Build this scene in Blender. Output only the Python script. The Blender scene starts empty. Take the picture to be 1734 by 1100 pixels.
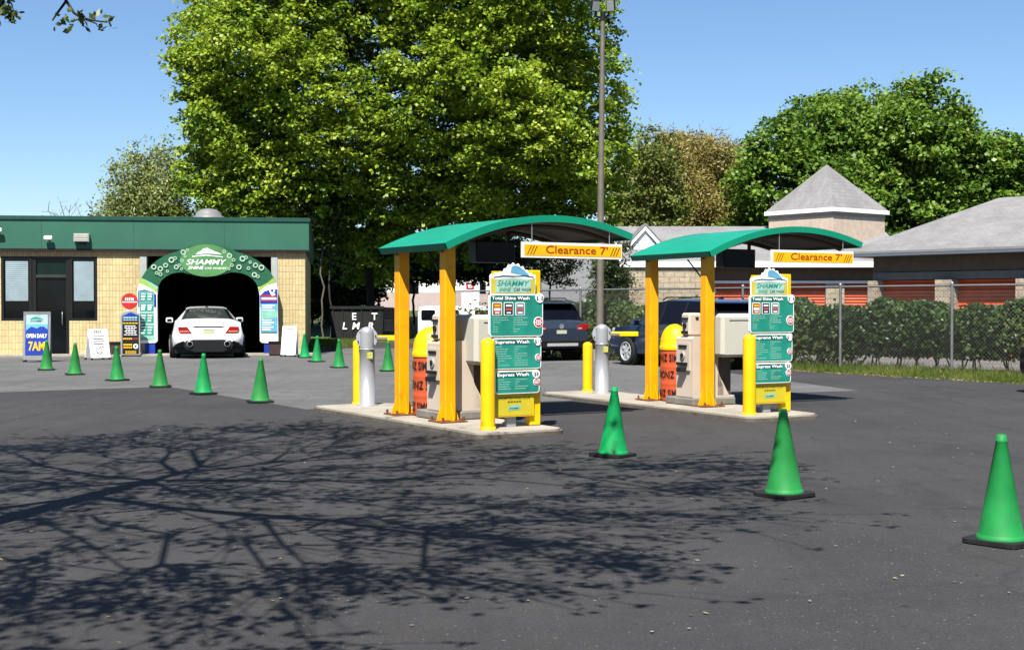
import bpy, math, random
import numpy as np
from mathutils import Vector, Matrix
R = math.radians
PI = math.pi
sc = bpy.context.scene
COL = sc.collection

# ------------------------------------------------------------------ survey
# real positions are worked out from the measured view: eye height, focal length
F, CX, HY, EYE = 2230.0, 867.0, 516.0, 1.57


def gp(px, py, z=0.0):
    Y = F * (EYE - z) / (py - HY)
    return ((px - CX) / F * Y, Y)


def at(px, py, Y):
    return ((px - CX) / F * Y, Y, EYE - (py - HY) / F * Y)


def rot2(x, y, a):
    c, s = math.cos(a), math.sin(a)
    return (x * c - y * s, x * s + y * c)


# ------------------------------------------------------------------ materials
def lin(c):
    c = c / 255.0
    return c / 12.92 if c <= 0.04045 else ((c + 0.055) / 1.055) ** 2.4


def hexc(h):
    h = h.lstrip('#')
    return tuple(lin(int(h[i:i + 2], 16)) for i in (0, 2, 4))


MATS = {}


def base_mat(name):
    m = bpy.data.materials.new(name)
    m.use_nodes = True
    nt = m.node_tree
    return m, nt, nt.nodes['Principled BSDF']


def pm(name, col, rough=.5, metal=0., var=.1, scale=5., bump=0., bscale=40., spec=.3, coat=0., dirt=0., tint=0., dcol=(.09, .06, .04)):
    """plain painted / metal / plastic surface with procedural mottling, optional grain and grime"""
    if name in MATS:
        return MATS[name]
    k_ = 1. if 'yellow' in name else .94 if 'white' in name else .54
    col = tuple(c * k_ for c in col)
    m, nt, b = base_mat(name)
    N, L = nt.nodes, nt.links
    tc = N.new('ShaderNodeTexCoord')
    nz = N.new('ShaderNodeTexNoise')
    nz.inputs['Scale'].default_value = scale
    nz.inputs['Detail'].default_value = 5
    L.new(tc.outputs['Object'], nz.inputs['Vector'])
    mr = N.new('ShaderNodeMapRange')
    mr.inputs['From Min'].default_value = .3
    mr.inputs['From Max'].default_value = .7
    mr.inputs['To Min'].default_value = 1 - var
    mr.inputs['To Max'].default_value = 1 + var
    L.new(nz.outputs['Fac'], mr.inputs['Value'])
    mx = N.new('ShaderNodeVectorMath')
    mx.operation = 'SCALE'
    mx.inputs[0].default_value = col
    L.new(mr.outputs['Result'], mx.inputs['Scale'])
    out = mx.outputs['Vector']
    if dirt > 0:
        n2 = N.new('ShaderNodeTexNoise')
        n2.inputs['Scale'].default_value = scale * 2.7
        n2.inputs['Detail'].default_value = 8
        n2.inputs['Roughness'].default_value = .7
        L.new(tc.outputs['Object'], n2.inputs['Vector'])
        r2 = N.new('ShaderNodeMapRange')
        r2.inputs['From Min'].default_value = .56
        r2.inputs['From Max'].default_value = .72
        r2.inputs['To Max'].default_value = dirt
        L.new(n2.outputs['Fac'], r2.inputs['Value'])
        mm = N.new('ShaderNodeMix')
        mm.data_type = 'RGBA'
        L.new(r2.outputs['Result'], mm.inputs['Factor'])
        L.new(out, mm.inputs['A'])
        mm.inputs['B'].default_value = (*dcol, 1)
        out = mm.outputs['Result']
    if tint > 0:
        oi = N.new('ShaderNodeObjectInfo')
        hs = N.new('ShaderNodeHueSaturation')
        for nm, a0, a1 in (('Value', 1 - tint, 1 + tint * .6), ('Hue', .5 - tint * .06, .5 + tint * .06), ('Saturation', 1 - tint * .5, 1.)):
            r3 = N.new('ShaderNodeMapRange')
            r3.inputs['To Min'].default_value = a0
            r3.inputs['To Max'].default_value = a1
            L.new(oi.outputs['Random'], r3.inputs['Value'])
            L.new(r3.outputs['Result'], hs.inputs[nm])
        L.new(out, hs.inputs['Color'])
        out = hs.outputs['Color']
    L.new(out, b.inputs['Base Color'])
    b.inputs['Roughness'].default_value = rough
    b.inputs['Metallic'].default_value = metal
    b.inputs['Specular IOR Level'].default_value = spec
    b.inputs['Coat Weight'].default_value = coat
    b.inputs['Coat Roughness'].default_value = .05
    if bump > 0:
        n3 = N.new('ShaderNodeTexNoise')
        n3.inputs['Scale'].default_value = bscale
        n3.inputs['Detail'].default_value = 6
        L.new(tc.outputs['Object'], n3.inputs['Vector'])
        bp = N.new('ShaderNodeBump')
        bp.inputs['Strength'].default_value = bump
        bp.inputs['Distance'].default_value = .02
        L.new(n3.outputs['Fac'], bp.inputs['Height'])
        L.new(bp.outputs['Normal'], b.inputs['Normal'])
    MATS[name] = m
    return m


def leaf_mat(name, cols, trans=.35, bark=False):
    """cols: dark -> light leaf colours, picked at random for every leaf"""
    m, nt, b = base_mat(name)
    N, L = nt.nodes, nt.links
    geo = N.new('ShaderNodeNewGeometry')
    rp = N.new('ShaderNodeValToRGB')
    els = rp.color_ramp.elements
    while len(els) < len(cols):
        els.new(.5)
    for i, c in enumerate(cols):
        els[i].position = i / (len(cols) - 1)
        els[i].color = (*c, 1)
    tc = N.new('ShaderNodeTexCoord')
    nz = N.new('ShaderNodeTexNoise')
    nz.inputs['Scale'].default_value = .45
    L.new(tc.outputs['Object'], nz.inputs['Vector'])
    mx = N.new('ShaderNodeMath')
    mx.operation = 'MULTIPLY_ADD'
    mx.inputs[1].default_value = .55
    L.new(geo.outputs['Random Per Island'], mx.inputs[0])
    m2 = N.new('ShaderNodeMath')
    m2.operation = 'MULTIPLY_ADD'
    m2.inputs[1].default_value = 1.3
    m2.inputs[2].default_value = -.42
    L.new(nz.outputs['Fac'], m2.inputs[0])
    L.new(m2.outputs[0], mx.inputs[2])
    L.new(mx.outputs[0], rp.inputs['Fac'])
    L.new(rp.outputs['Color'], b.inputs['Base Color'])
    b.inputs['Roughness'].default_value = .45
    b.inputs['Specular IOR Level'].default_value = .3
    tr = N.new('ShaderNodeBsdfTranslucent')
    L.new(rp.outputs['Color'], tr.inputs['Color'])
    ms = N.new('ShaderNodeMixShader')
    ms.inputs['Fac'].default_value = trans
    L.new(b.outputs['BSDF'], ms.inputs[1])
    L.new(tr.outputs['BSDF'], ms.inputs[2])
    L.new(ms.outputs['Shader'], nt.nodes['Material Output'].inputs['Surface'])
    return m


def asphalt_mat(name, c_lo, c_hi, crack=.5, stain=True, streak=0.):
    m, nt, b = base_mat(name)
    N, L = nt.nodes, nt.links
    tc = N.new('ShaderNodeTexCoord')
    P = tc.outputs['Object']

    def noise(s, d=6, r=.55, vec=P):
        n = N.new('ShaderNodeTexNoise')
        n.inputs['Scale'].default_value = s
        n.inputs['Detail'].default_value = d
        n.inputs['Roughness'].default_value = r
        L.new(vec, n.inputs['Vector'])
        return n.outputs['Fac']

    def mrange(v, a, c, d, e):
        n = N.new('ShaderNodeMapRange')
        n.inputs['From Min'].default_value = a
        n.inputs['From Max'].default_value = c
        n.inputs['To Min'].default_value = d
        n.inputs['To Max'].default_value = e
        L.new(v, n.inputs['Value'])
        return n.outputs['Result']

    def mix(f, a, bcol):
        n = N.new('ShaderNodeMix')
        n.data_type = 'RGBA'
        L.new(f, n.inputs['Factor'])
        if isinstance(a, tuple):
            n.inputs['A'].default_value = (*a, 1)
        else:
            L.new(a, n.inputs['A'])
        n.inputs['B'].default_value = (*bcol, 1)
        return n.outputs['Result']

    def mul(a, f):
        n = N.new('ShaderNodeVectorMath')
        n.operation = 'SCALE'
        L.new(a, n.inputs[0])
        L.new(f, n.inputs['Scale'])
        return n.outputs['Vector']
    big = mrange(noise(.35, 8, .6), .35, .65, 0, 1)
    c = mix(big, c_lo, c_hi)
    c = mul(c, mrange(noise(3.5, 8, .65), .3, .7, .9, 1.1))
    c = mul(c, mrange(noise(90, 4, .7), .3, .7, .55, 1.5))
    sp = mrange(noise(42, 2, .5), .70, .76, 0, .8)          # pale stones
    c = mix(sp, c, (.24, .23, .21))
    if stain:
        st = mrange(noise(.9, 6, .6), .66, .78, 0, .35)
        c = mix(st, c, (.05, .035, .028))
    if streak > 0:
        mp = N.new('ShaderNodeMapping')
        mp.inputs['Scale'].default_value = (.25, 1.6, 1)
        mp.inputs['Rotation'].default_value = (0, 0, R(12))
        L.new(P, mp.inputs['Vector'])
        c = mul(c, mrange(noise(1.3, 7, .65, mp.outputs['Vector']), .3, .7, 1 - streak, 1 + streak))
    mp2 = N.new('ShaderNodeMapping')
    mp2.inputs['Scale'].default_value = (3.2, .22, 1)
    mp2.inputs['Rotation'].default_value = (0, 0, R(-24))
    L.new(P, mp2.inputs['Vector'])
    tyre = mrange(noise(1.0, 5, .6, mp2.outputs['Vector']), .50, .74, 0, .45)
    c = mix(tyre, c, tuple(q * .62 for q in c_lo))
    sc2 = mrange(noise(2.2, 9, .75), .60, .74, 0, .45)
    c = mix(sc2, c, tuple(min(1, q * 1.75) for q in c_hi))
    drip = mrange(noise(5.5, 2, .4), .70, .76, 0, .65)
    c = mix(drip, c, tuple(q * .4 for q in c_lo))
    # hairline cracks
    wp = N.new('ShaderNodeTexNoise')
    wp.inputs['Scale'].default_value = 1.1
    wp.inputs['Detail'].default_value = 5
    L.new(P, wp.inputs['Vector'])
    ad = N.new('ShaderNodeVectorMath')
    ad.operation = 'MULTIPLY_ADD'
    ad.inputs[1].default_value = (1.4, 1.4, 0)
    L.new(wp.outputs['Color'], ad.inputs[0])
    L.new(P, ad.inputs[2])
    vo = N.new('ShaderNodeTexVoronoi')
    vo.feature = 'DISTANCE_TO_EDGE'
    vo.inputs['Scale'].default_value = .22
    L.new(ad.outputs['Vector'], vo.inputs['Vector'])
    ck = mrange(vo.outputs['Distance'], .0, .010, crack, 0)
    c = mix(ck, c, (.02, .02, .02))
    L.new(c, b.inputs['Base Color'])
    b.inputs['Roughness'].default_value = .85
    b.inputs['Specular IOR Level'].default_value = .3
    bp = N.new('ShaderNodeBump')
    bp.inputs['Strength'].default_value = .6
    bp.inputs['Distance'].default_value = .01
    L.new(noise(70, 5, .7), bp.inputs['Height'])
    L.new(bp.outputs['Normal'], b.inputs['Normal'])
    return m


def brick_mat(name, c1, c2, mortar, bw, bh, off=.5, ms=.012, bump=.5, vec='XZ', flute=0., var=.12):
    c1, c2, mortar = [tuple(q * .57 for q in c) for c in (c1, c2, mortar)]
    m, nt, b = base_mat(name)
    N, L = nt.nodes, nt.links
    tc = N.new('ShaderNodeTexCoord')
    sx = N.new('ShaderNodeSeparateXYZ')
    L.new(tc.outputs['Object'], sx.inputs[0])
    cb = N.new('ShaderNodeCombineXYZ')
    if vec == 'XZ':
        s = N.new('ShaderNodeMath')
        L.new(sx.outputs['X'], s.inputs[0])
        L.new(sx.outputs['Y'], s.inputs[1])
        L.new(s.outputs[0], cb.inputs['X'])
        L.new(sx.outputs['Z'], cb.inputs['Y'])
    else:
        L.new(sx.outputs['X'], cb.inputs['X'])
        L.new(sx.outputs['Y'], cb.inputs['Y'])
    bt = N.new('ShaderNodeTexBrick')
    bt.offset = off
    bt.inputs['Scale'].default_value = 1
    bt.inputs['Color1'].default_value = (*c1, 1)
    bt.inputs['Color2'].default_value = (*c2, 1)
    bt.inputs['Mortar'].default_value = (*mortar, 1)
    bt.inputs['Brick Width'].default_value = bw
    bt.inputs['Row Height'].default_value = bh
    bt.inputs['Mortar Size'].default_value = ms
    bt.inputs['Mortar Smooth'].default_value = .3
    L.new(cb.outputs[0], bt.inputs['Vector'])
    nz = N.new('ShaderNodeTexNoise')
    nz.inputs['Scale'].default_value = 9
    nz.inputs['Detail'].default_value = 8
    nz.inputs['Roughness'].default_value = .7
    L.new(tc.outputs['Object'], nz.inputs['Vector'])
    mr = N.new('ShaderNodeMapRange')
    mr.inputs['From Min'].default_value = .3
    mr.inputs['From Max'].default_value = .7
    mr.inputs['To Min'].default_value = 1 - var
    mr.inputs['To Max'].default_value = 1 + var
    L.new(nz.outputs['Fac'], mr.inputs['Value'])
    sc_ = N.new('ShaderNodeVectorMath')
    sc_.operation = 'SCALE'
    L.new(bt.outputs['Color'], sc_.inputs[0])
    L.new(mr.outputs['Result'], sc_.inputs['Scale'])
    lf = N.new('ShaderNodeTexNoise')
    lf.inputs['Scale'].default_value = .8
    lf.inputs['Detail'].default_value = 7
    lf.inputs['Roughness'].default_value = .65
    ms_ = N.new('ShaderNodeMapping')
    ms_.inputs['Scale'].default_value = (1.6, 1.6, .5)
    L.new(tc.outputs['Object'], ms_.inputs['Vector'])
    L.new(ms_.outputs['Vector'], lf.inputs['Vector'])
    m3 = N.new('ShaderNodeMapRange')
    m3.inputs['From Min'].default_value = .3
    m3.inputs['From Max'].default_value = .7
    m3.inputs['To Min'].default_value = .82
    m3.inputs['To Max'].default_value = 1.12
    L.new(lf.outputs['Fac'], m3.inputs['Value'])
    s3 = N.new('ShaderNodeVectorMath')
    s3.operation = 'SCALE'
    L.new(sc_.outputs['Vector'], s3.inputs[0])
    L.new(m3.outputs['Result'], s3.inputs['Scale'])
    L.new(s3.outputs['Vector'], b.inputs['Base Color'])
    b.inputs['Roughness'].default_value = .9
    b.inputs['Specular IOR Level'].default_value = .2
    h = N.new('ShaderNodeMath')
    h.operation = 'MULTIPLY_ADD'
    h.inputs[1].default_value = -1.
    L.new(bt.outputs['Fac'], h.inputs[0])
    L.new(nz.outputs['Fac'], h.inputs[2])
    bp = N.new('ShaderNodeBump')
    bp.inputs['Strength'].default_value = bump
    bp.inputs['Distance'].default_value = .03
    L.new(h.outputs[0], bp.inputs['Height'])
    L.new(bp.outputs['Normal'], b.inputs['Normal'])
    return m


def slat_mat(name, col, period, rough=.45, depth=.6, axis='Z', var=.15):
    """ribbed sheet: roll-up doors, blinds"""
    m, nt, b = base_mat(name)
    N, L = nt.nodes, nt.links
    tc = N.new('ShaderNodeTexCoord')
    sx = N.new('ShaderNodeSeparateXYZ')
    L.new(tc.outputs['Object'], sx.inputs[0])
    mu = N.new('ShaderNodeMath')
    mu.operation = 'MULTIPLY'
    mu.inputs[1].default_value = 2 * PI / period
    L.new(sx.outputs[axis], mu.inputs[0])
    sn = N.new('ShaderNodeMath')
    sn.operation = 'SINE'
    L.new(mu.outputs[0], sn.inputs[0])
    nz = N.new('ShaderNodeTexNoise')
    nz.inputs['Scale'].default_value = 2.5
    nz.inputs['Detail'].default_value = 6
    L.new(tc.outputs['Object'], nz.inputs['Vector'])
    mr = N.new('ShaderNodeMapRange')
    mr.inputs['From Min'].default_value = .3
    mr.inputs['From Max'].default_value = .7
    mr.inputs['To Min'].default_value = 1 - var
    mr.inputs['To Max'].default_value = 1 + var
    L.new(nz.outputs['Fac'], mr.inputs['Value'])
    s2 = N.new('ShaderNodeVectorMath')
    s2.operation = 'SCALE'
    s2.inputs[0].default_value = col
    L.new(mr.outputs['Result'], s2.inputs['Scale'])
    L.new(s2.outputs['Vector'], b.inputs['Base Color'])
    b.inputs['Roughness'].default_value = rough
    bp = N.new('ShaderNodeBump')
    bp.inputs['Strength'].default_value = depth
    bp.inputs['Distance'].default_value = period * .25
    L.new(sn.outputs[0], bp.inputs['Height'])
    L.new(bp.outputs['Normal'], b.inputs['Normal'])
    return m


def glass_mat(name, col, rough=.04):
    if name in MATS:
        return MATS[name]
    m = pm(name, col, rough=rough, var=.25, scale=1.5, spec=.15)
    return m


# ------------------------------------------------------------------ mesh builder
_TXT = {}


def text_mesh(s, bold=0., shear=0.):
    k = (s, bold, shear)
    if k not in _TXT:
        cu = bpy.data.curves.new('lettering', 'FONT')
        cu.body = s
        cu.size = 1
        cu.offset = bold
        cu.shear = shear
        cu.resolution_u = 3
        o = bpy.data.objects.new('lettering', cu)
        COL.objects.link(o)
        dg = bpy.context.evaluated_depsgraph_get()
        dg.update()
        me = bpy.data.meshes.new_from_object(o.evaluated_get(dg))
        v = [tuple(p.co) for p in me.vertices]
        f = [tuple(p.vertices) for p in me.polygons]
        bpy.data.objects.remove(o)
        bpy.data.curves.remove(cu)
        bpy.data.meshes.remove(me)
        _TXT[k] = (v, f)
    return _TXT[k]


class MB:
    def __init__(s):
        s.v, s.f, s.mi, s.mats, s.sm = [], [], [], [], []

    def add(s, vs, fs, mat, T=None, smooth=False):
        o = len(s.v)
        if T is not None:
            vs = [tuple(T @ Vector(p)) for p in vs]
        s.v += [tuple(p) for p in vs]
        if mat not in s.mats:
            s.mats.append(mat)
        k = s.mats.index(mat)
        for f in fs:
            s.f.append(tuple(i + o for i in f))
            s.mi.append(k)
            s.sm.append(smooth)
        return s

    def box(s, x0, x1, y0, y1, z0, z1, mat, T=None):
        v = [(x0, y0, z0), (x1, y0, z0), (x1, y1, z0), (x0, y1, z0), (x0, y0, z1), (x1, y0, z1), (x1, y1, z1), (x0, y1, z1)]
        f = [(0, 3, 2, 1), (4, 5, 6, 7), (0, 1, 5, 4), (1, 2, 6, 5), (2, 3, 7, 6), (3, 0, 4, 7)]
        return s.add(v, f, mat, T)

    def cbox(s, x0, x1, y0, y1, z0, z1, mat, c=.02, T=None):
        """box with chamfered edges"""
        vs, fs = [], []
        X, Y, Z = (x0, x1), (y0, y1), (z0, z1)
        idx = {}
        for i in (0, 1):
            for j in (0, 1):
                for k in (0, 1):
                    sx, sy, sz = (1 if i == 0 else -1), (1 if j == 0 else -1), (1 if k == 0 else -1)
                    for ax in range(3):
                        p = [X[i] + sx * c, Y[j] + sy * c, Z[k] + sz * c]
                        p[ax] = (X[i], Y[j], Z[k])[ax]
                        idx[(i, j, k, ax)] = len(vs)
                        vs.append(tuple(p))
        for a in (0, 1):
            fs.append([idx[(a, j, k, 0)] for j, k in ((0, 0), (1, 0), (1, 1), (0, 1))][::1 if a else -1])
            fs.append([idx[(i, a, k, 1)] for i, k in ((0, 0), (1, 0), (1, 1), (0, 1))][::-1 if a else 1])
            fs.append([idx[(i, j, a, 2)] for i, j in ((0, 0), (1, 0), (1, 1), (0, 1))][::1 if a else -1])
        for j in (0, 1):
            for k in (0, 1):
                fs.append([idx[(0, j, k, 1)], idx[(1, j, k, 1)], idx[(1, j, k, 2)], idx[(0, j, k, 2)]])
                fs.append([idx[(j, 0, k, 0)], idx[(j, 1, k, 0)], idx[(j, 1, k, 2)], idx[(j, 0, k, 2)]])
                fs.append([idx[(j, k, 0, 0)], idx[(j, k, 1, 0)], idx[(j, k, 1, 1)], idx[(j, k, 0, 1)]])
                for i in (0, 1):
                    pass
        for i in (0, 1):
            for j in (0, 1):
                for k in (0, 1):
                    fs.append([idx[(i, j, k, 0)], idx[(i, j, k, 1)], idx[(i, j, k, 2)]])
        return s.add(vs, fs, mat, T)

    def prism(s, poly, d0, d1, mat, plane='XZ', T=None, side=None, back=None):
        n = len(poly)
        g = {'XZ': lambda p, d: (p[0], d, p[1]), 'XY': lambda p, d: (p[0], p[1], d), 'YZ': lambda p, d: (d, p[0], p[1])}[plane]
        v = [g(p, d0) for p in poly] + [g(p, d1) for p in poly]
        s.add(v, [tuple(range(n))], mat, T)
        s.add(v, [tuple(range(2 * n - 1, n - 1, -1))], back or mat, T)
        s.add(v, [(i, (i + 1) % n, n + (i + 1) % n, n + i) for i in range(n)], side or mat, T)
        return s

    def flat(s, poly, d, mat, plane='XZ', T=None):
        g = {'XZ': lambda p: (p[0], d, p[1]), 'XY': lambda p: (p[0], p[1], d), 'YZ': lambda p: (d, p[0], p[1])}[plane]
        return s.add([g(p) for p in poly], [tuple(range(len(poly)))], mat, T)

    def lathe(s, prof, mat, n=20, c=(0, 0, 0), axis='Z', T=None, smooth=True, cap=True):
        v = []
        for r, h in prof:
            for i in range(n):
                a = 2 * PI * i / n
                if axis == 'Z':
                    v.append((c[0] + r * math.cos(a), c[1] + r * math.sin(a), c[2] + h))
                elif axis == 'Y':
                    v.append((c[0] + r * math.cos(a), c[1] + h, c[2] + r * math.sin(a)))
                else:
                    v.append((c[0] + h, c[1] + r * math.cos(a), c[2] + r * math.sin(a)))
        f = []
        for k in range(len(prof) - 1):
            for i in range(n):
                j = (i + 1) % n
                f.append((k * n + i, k * n + j, (k + 1) * n + j, (k + 1) * n + i))
        s.add(v, f, mat, T, smooth)
        if cap:
            m = len(prof) - 1
            s.add(v, [tuple(range(n))[::-1], tuple(m * n + i for i in range(n))], mat, T)
        return s

    def cyl(s, r, h0, h1, mat, n=20, c=(0, 0, 0), axis='Z', T=None, bev=0.):
        p = [(r, h0), (r, h1)] if not bev else [(r - bev, h0), (r, h0 + bev), (r, h1 - bev), (r - bev, h1)]
        return s.lathe(p, mat, n, c, axis, T)

    def tube(s, pts, rad, mat, n=8, T=None, cap=True):
        pts = [Vector(p) for p in pts]
        if not hasattr(rad, '__len__'):
            rad = [rad] * len(pts)
        v = []
        up = Vector((0, 0, 1))
        for i, p in enumerate(pts):
            d = (pts[min(i + 1, len(pts) - 1)] - pts[max(i - 1, 0)])
            d = d.normalized() if d.length > 1e-9 else up
            a = d.cross(up if abs(d.z) < .95 else Vector((1, 0, 0))).normalized()
            b = d.cross(a)
            for k in range(n):
                t = 2 * PI * k / n
                v.append(tuple(p + a * (rad[i] * math.cos(t)) + b * (rad[i] * math.sin(t))))
        f = []
        for i in range(len(pts) - 1):
            for k in range(n):
                j = (k + 1) % n
                f.append((i * n + k, i * n + j, (i + 1) * n + j, (i + 1) * n + k))
        s.add(v, f, mat, T, True)
        if cap:
            m = (len(pts) - 1) * n
            s.add(v, [tuple(range(n))[::-1], tuple(m + i for i in range(n))], mat, T)
        return s

    def text(s, st, x, z, size, mat, y=0., align='L', bold=.0, shear=0., width=None, T=None, plane='XZ'):
        v, f = text_mesh(st, bold, shear)
        xs = [p[0] for p in v]
        x0, x1 = min(xs), max(xs)
        kx = size
        if width:
            kx = width / (x1 - x0)
        w = (x1 - x0) * kx
        ox = x - x0 * kx - (w / 2 if align == 'C' else w if align == 'R' else 0)
        if plane == 'XZ':
            s.add([(ox + p[0] * kx, y, z + p[1] * size) for p in v], f, mat, T)
        else:   # on a side face x = y, reading along -Y .. used for faces looking to -X
            s.add([(y, -(ox + p[0] * kx), z + p[1] * size) for p in v], f, mat, T)
        return s

    def build(s, name, parent=None, loc=(0, 0, 0), rotz=0., bevel=0., smooth=None, auto=None):
        me = bpy.data.meshes.new(name)
        me.from_pydata(s.v, [], s.f)
        for m in s.mats:
            me.materials.append(m)
        me.polygons.foreach_set('material_index', s.mi)
        me.polygons.foreach_set('use_smooth', s.sm if smooth is None else [smooth] * len(s.f))
        me.update()
        o = bpy.data.objects.new(name, me)
        COL.objects.link(o)
        o.location = loc
        o.rotation_euler = (0, 0, rotz)
        if parent:
            o.parent = parent
        if bevel:
            b = o.modifiers.new('bevel', 'BEVEL')
            b.width = bevel
            b.segments = 2
            b.limit_method = 'ANGLE'
            b.angle_limit = R(40)
        return o


def tag(o, label=None, cat=None, group=None, kind=None):
    for k, v in (('label', label), ('category', cat), ('group', group), ('kind', kind)):
        if v:
            o[k] = v
    return o


def thing(name, label, cat, loc=(0, 0, 0), rotz=0., group=None):
    o = bpy.data.objects.new(name, None)
    COL.objects.link(o)
    o.empty_display_size = .2
    o.location = loc if len(loc) == 3 else (*loc, 0)
    o.rotation_euler = (0, 0, rotz)
    return tag(o, label, cat, group)


def copy_tree(o, parent=None):
    kids = [c for c in bpy.data.objects if c.parent == o]
    c = o.copy()
    COL.objects.link(c)
    c.parent = parent
    for k in kids:
        copy_tree(k, c)
    return c


def place_copy(o, loc, rotz, label):
    c = copy_tree(o)
    c.location = loc if len(loc) == 3 else (*loc, 0)
    c.rotation_euler = (0, 0, rotz)
    c['label'] = label
    return c


def rrect(x0, x1, z0, z1, r, n=4):
    p = []
    for cx, cz, a0 in ((x1 - r, z1 - r, 0), (x0 + r, z1 - r, 90), (x0 + r, z0 + r, 180), (x1 - r, z0 + r, 270)):
        for i in range(n + 1):
            a = R(a0 + 90 * i / n)
            p.append((cx + r * math.cos(a), cz + r * math.sin(a)))
    return p


def circ(cx, cz, r, n=20):
    return [(cx + r * math.cos(2 * PI * i / n), cz + r * math.sin(2 * PI * i / n)) for i in range(n)]


def ring(mb, cx, cz, r0, r1, y, mat, n=14, T=None):
    a, b = circ(cx, cz, r0, n), circ(cx, cz, r1, n)
    v = [(p[0], y, p[1]) for p in a + b]
    mb.add(v, [(i, (i + 1) % n, n + (i + 1) % n, n + i) for i in range(n)], mat, T)


# ------------------------------------------------------------------ foliage
def card_mesh(name, cen, nrm, length, width, mat, parent=None, rng=None, axis=None, loc=(0, 0, 0)):
    """many small leaf shaped faces; cen Nx3, nrm Nx3"""
    rng = rng or np.random.default_rng(1)
    n = len(cen)
    nrm = nrm / np.linalg.norm(nrm, axis=1, keepdims=True)
    if axis is None:
        axis = rng.normal(size=(n, 3))
    a = axis - (axis * nrm).sum(1, keepdims=True) * nrm
    a /= np.linalg.norm(a, axis=1, keepdims=True) + 1e-9
    b = np.cross(nrm, a)
    L_ = (length * rng.uniform(.7, 1.25, n))[:, None]
    W_ = (width * rng.uniform(.7, 1.25, n))[:, None]
    v = np.empty((n, 4, 3))
    v[:, 0] = cen - a * L_ * .5
    v[:, 1] = cen + b * W_ * .5 - a * L_ * .08
    v[:, 2] = cen + a * L_ * .5
    v[:, 3] = cen - b * W_ * .5 - a * L_ * .08
    me = bpy.data.meshes.new(name)
    me.vertices.add(4 * n)
    me.vertices.foreach_set('co', v.reshape(-1).astype(np.float32))
    me.loops.add(4 * n)
    me.loops.foreach_set('vertex_index', np.arange(4 * n, dtype=np.int32))
    me.polygons.add(n)
    me.polygons.foreach_set('loop_start', np.arange(0, 4 * n, 4, dtype=np.int32))
    me.polygons.foreach_set('loop_total', np.full(n, 4, dtype=np.int32))
    me.materials.append(mat)
    me.update(calc_edges=True)
    o = bpy.data.objects.new(name, me)
    COL.objects.link(o)
    o.location = loc
    if parent:
        o.parent = parent
    return o


def crown_points(rng, blobs, n, shell=2., power=2.6, lobe=.14):
    """clump centres in a union of super-ellipsoids, denser towards the outside"""
    vol = np.array([b[3] * b[4] * b[5] for b in blobs], float)
    out = []
    ph = rng.uniform(0, 6.28, (len(blobs), 6))
    while len(out) < n:
        i = rng.choice(len(blobs), p=vol / vol.sum())
        cx, cy, cz, rx, ry, rz = blobs[i]
        u = rng.uniform(-1, 1, 3)
        rho = (abs(u) ** power).sum() ** (1 / power)
        th, el = math.atan2(u[1], u[0]), u[2]
        p = ph[i]
        lim = 1 + lobe * (math.sin(3 * th + p[0]) * math.cos(2.5 * el + p[1]) + .7 * math.sin(7 * th + p[2] + 3 * el) + .6 * math.sin(9 * el + p[3] + 2 * th)) - lobe
        if rho > lim or rng.random() > (rho / lim) ** shell:
            continue
        out.append((cx + u[0] * rx, cy + u[1] * ry, cz + u[2] * rz))
    return np.array(out)


def leaves_on(rng, cl, per, cr, flat=.55, up=.8, droop=.0):
    n = len(cl)
    d = rng.normal(size=(n * per, 3)) * .5
    d[:, 2] *= flat
    sc_ = np.repeat(rng.uniform(.6, 1.25, n) * cr, per)[:, None]
    cen = np.repeat(cl, per, 0) + d * sc_
    cen[:, 2] -= droop * (d[:, 0] ** 2 + d[:, 1] ** 2) * sc_[:, 0]
    nrm = rng.normal(size=(n * per, 3)) * .75 + d * .5
    nrm[:, 2] += up
    return cen, nrm


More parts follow.
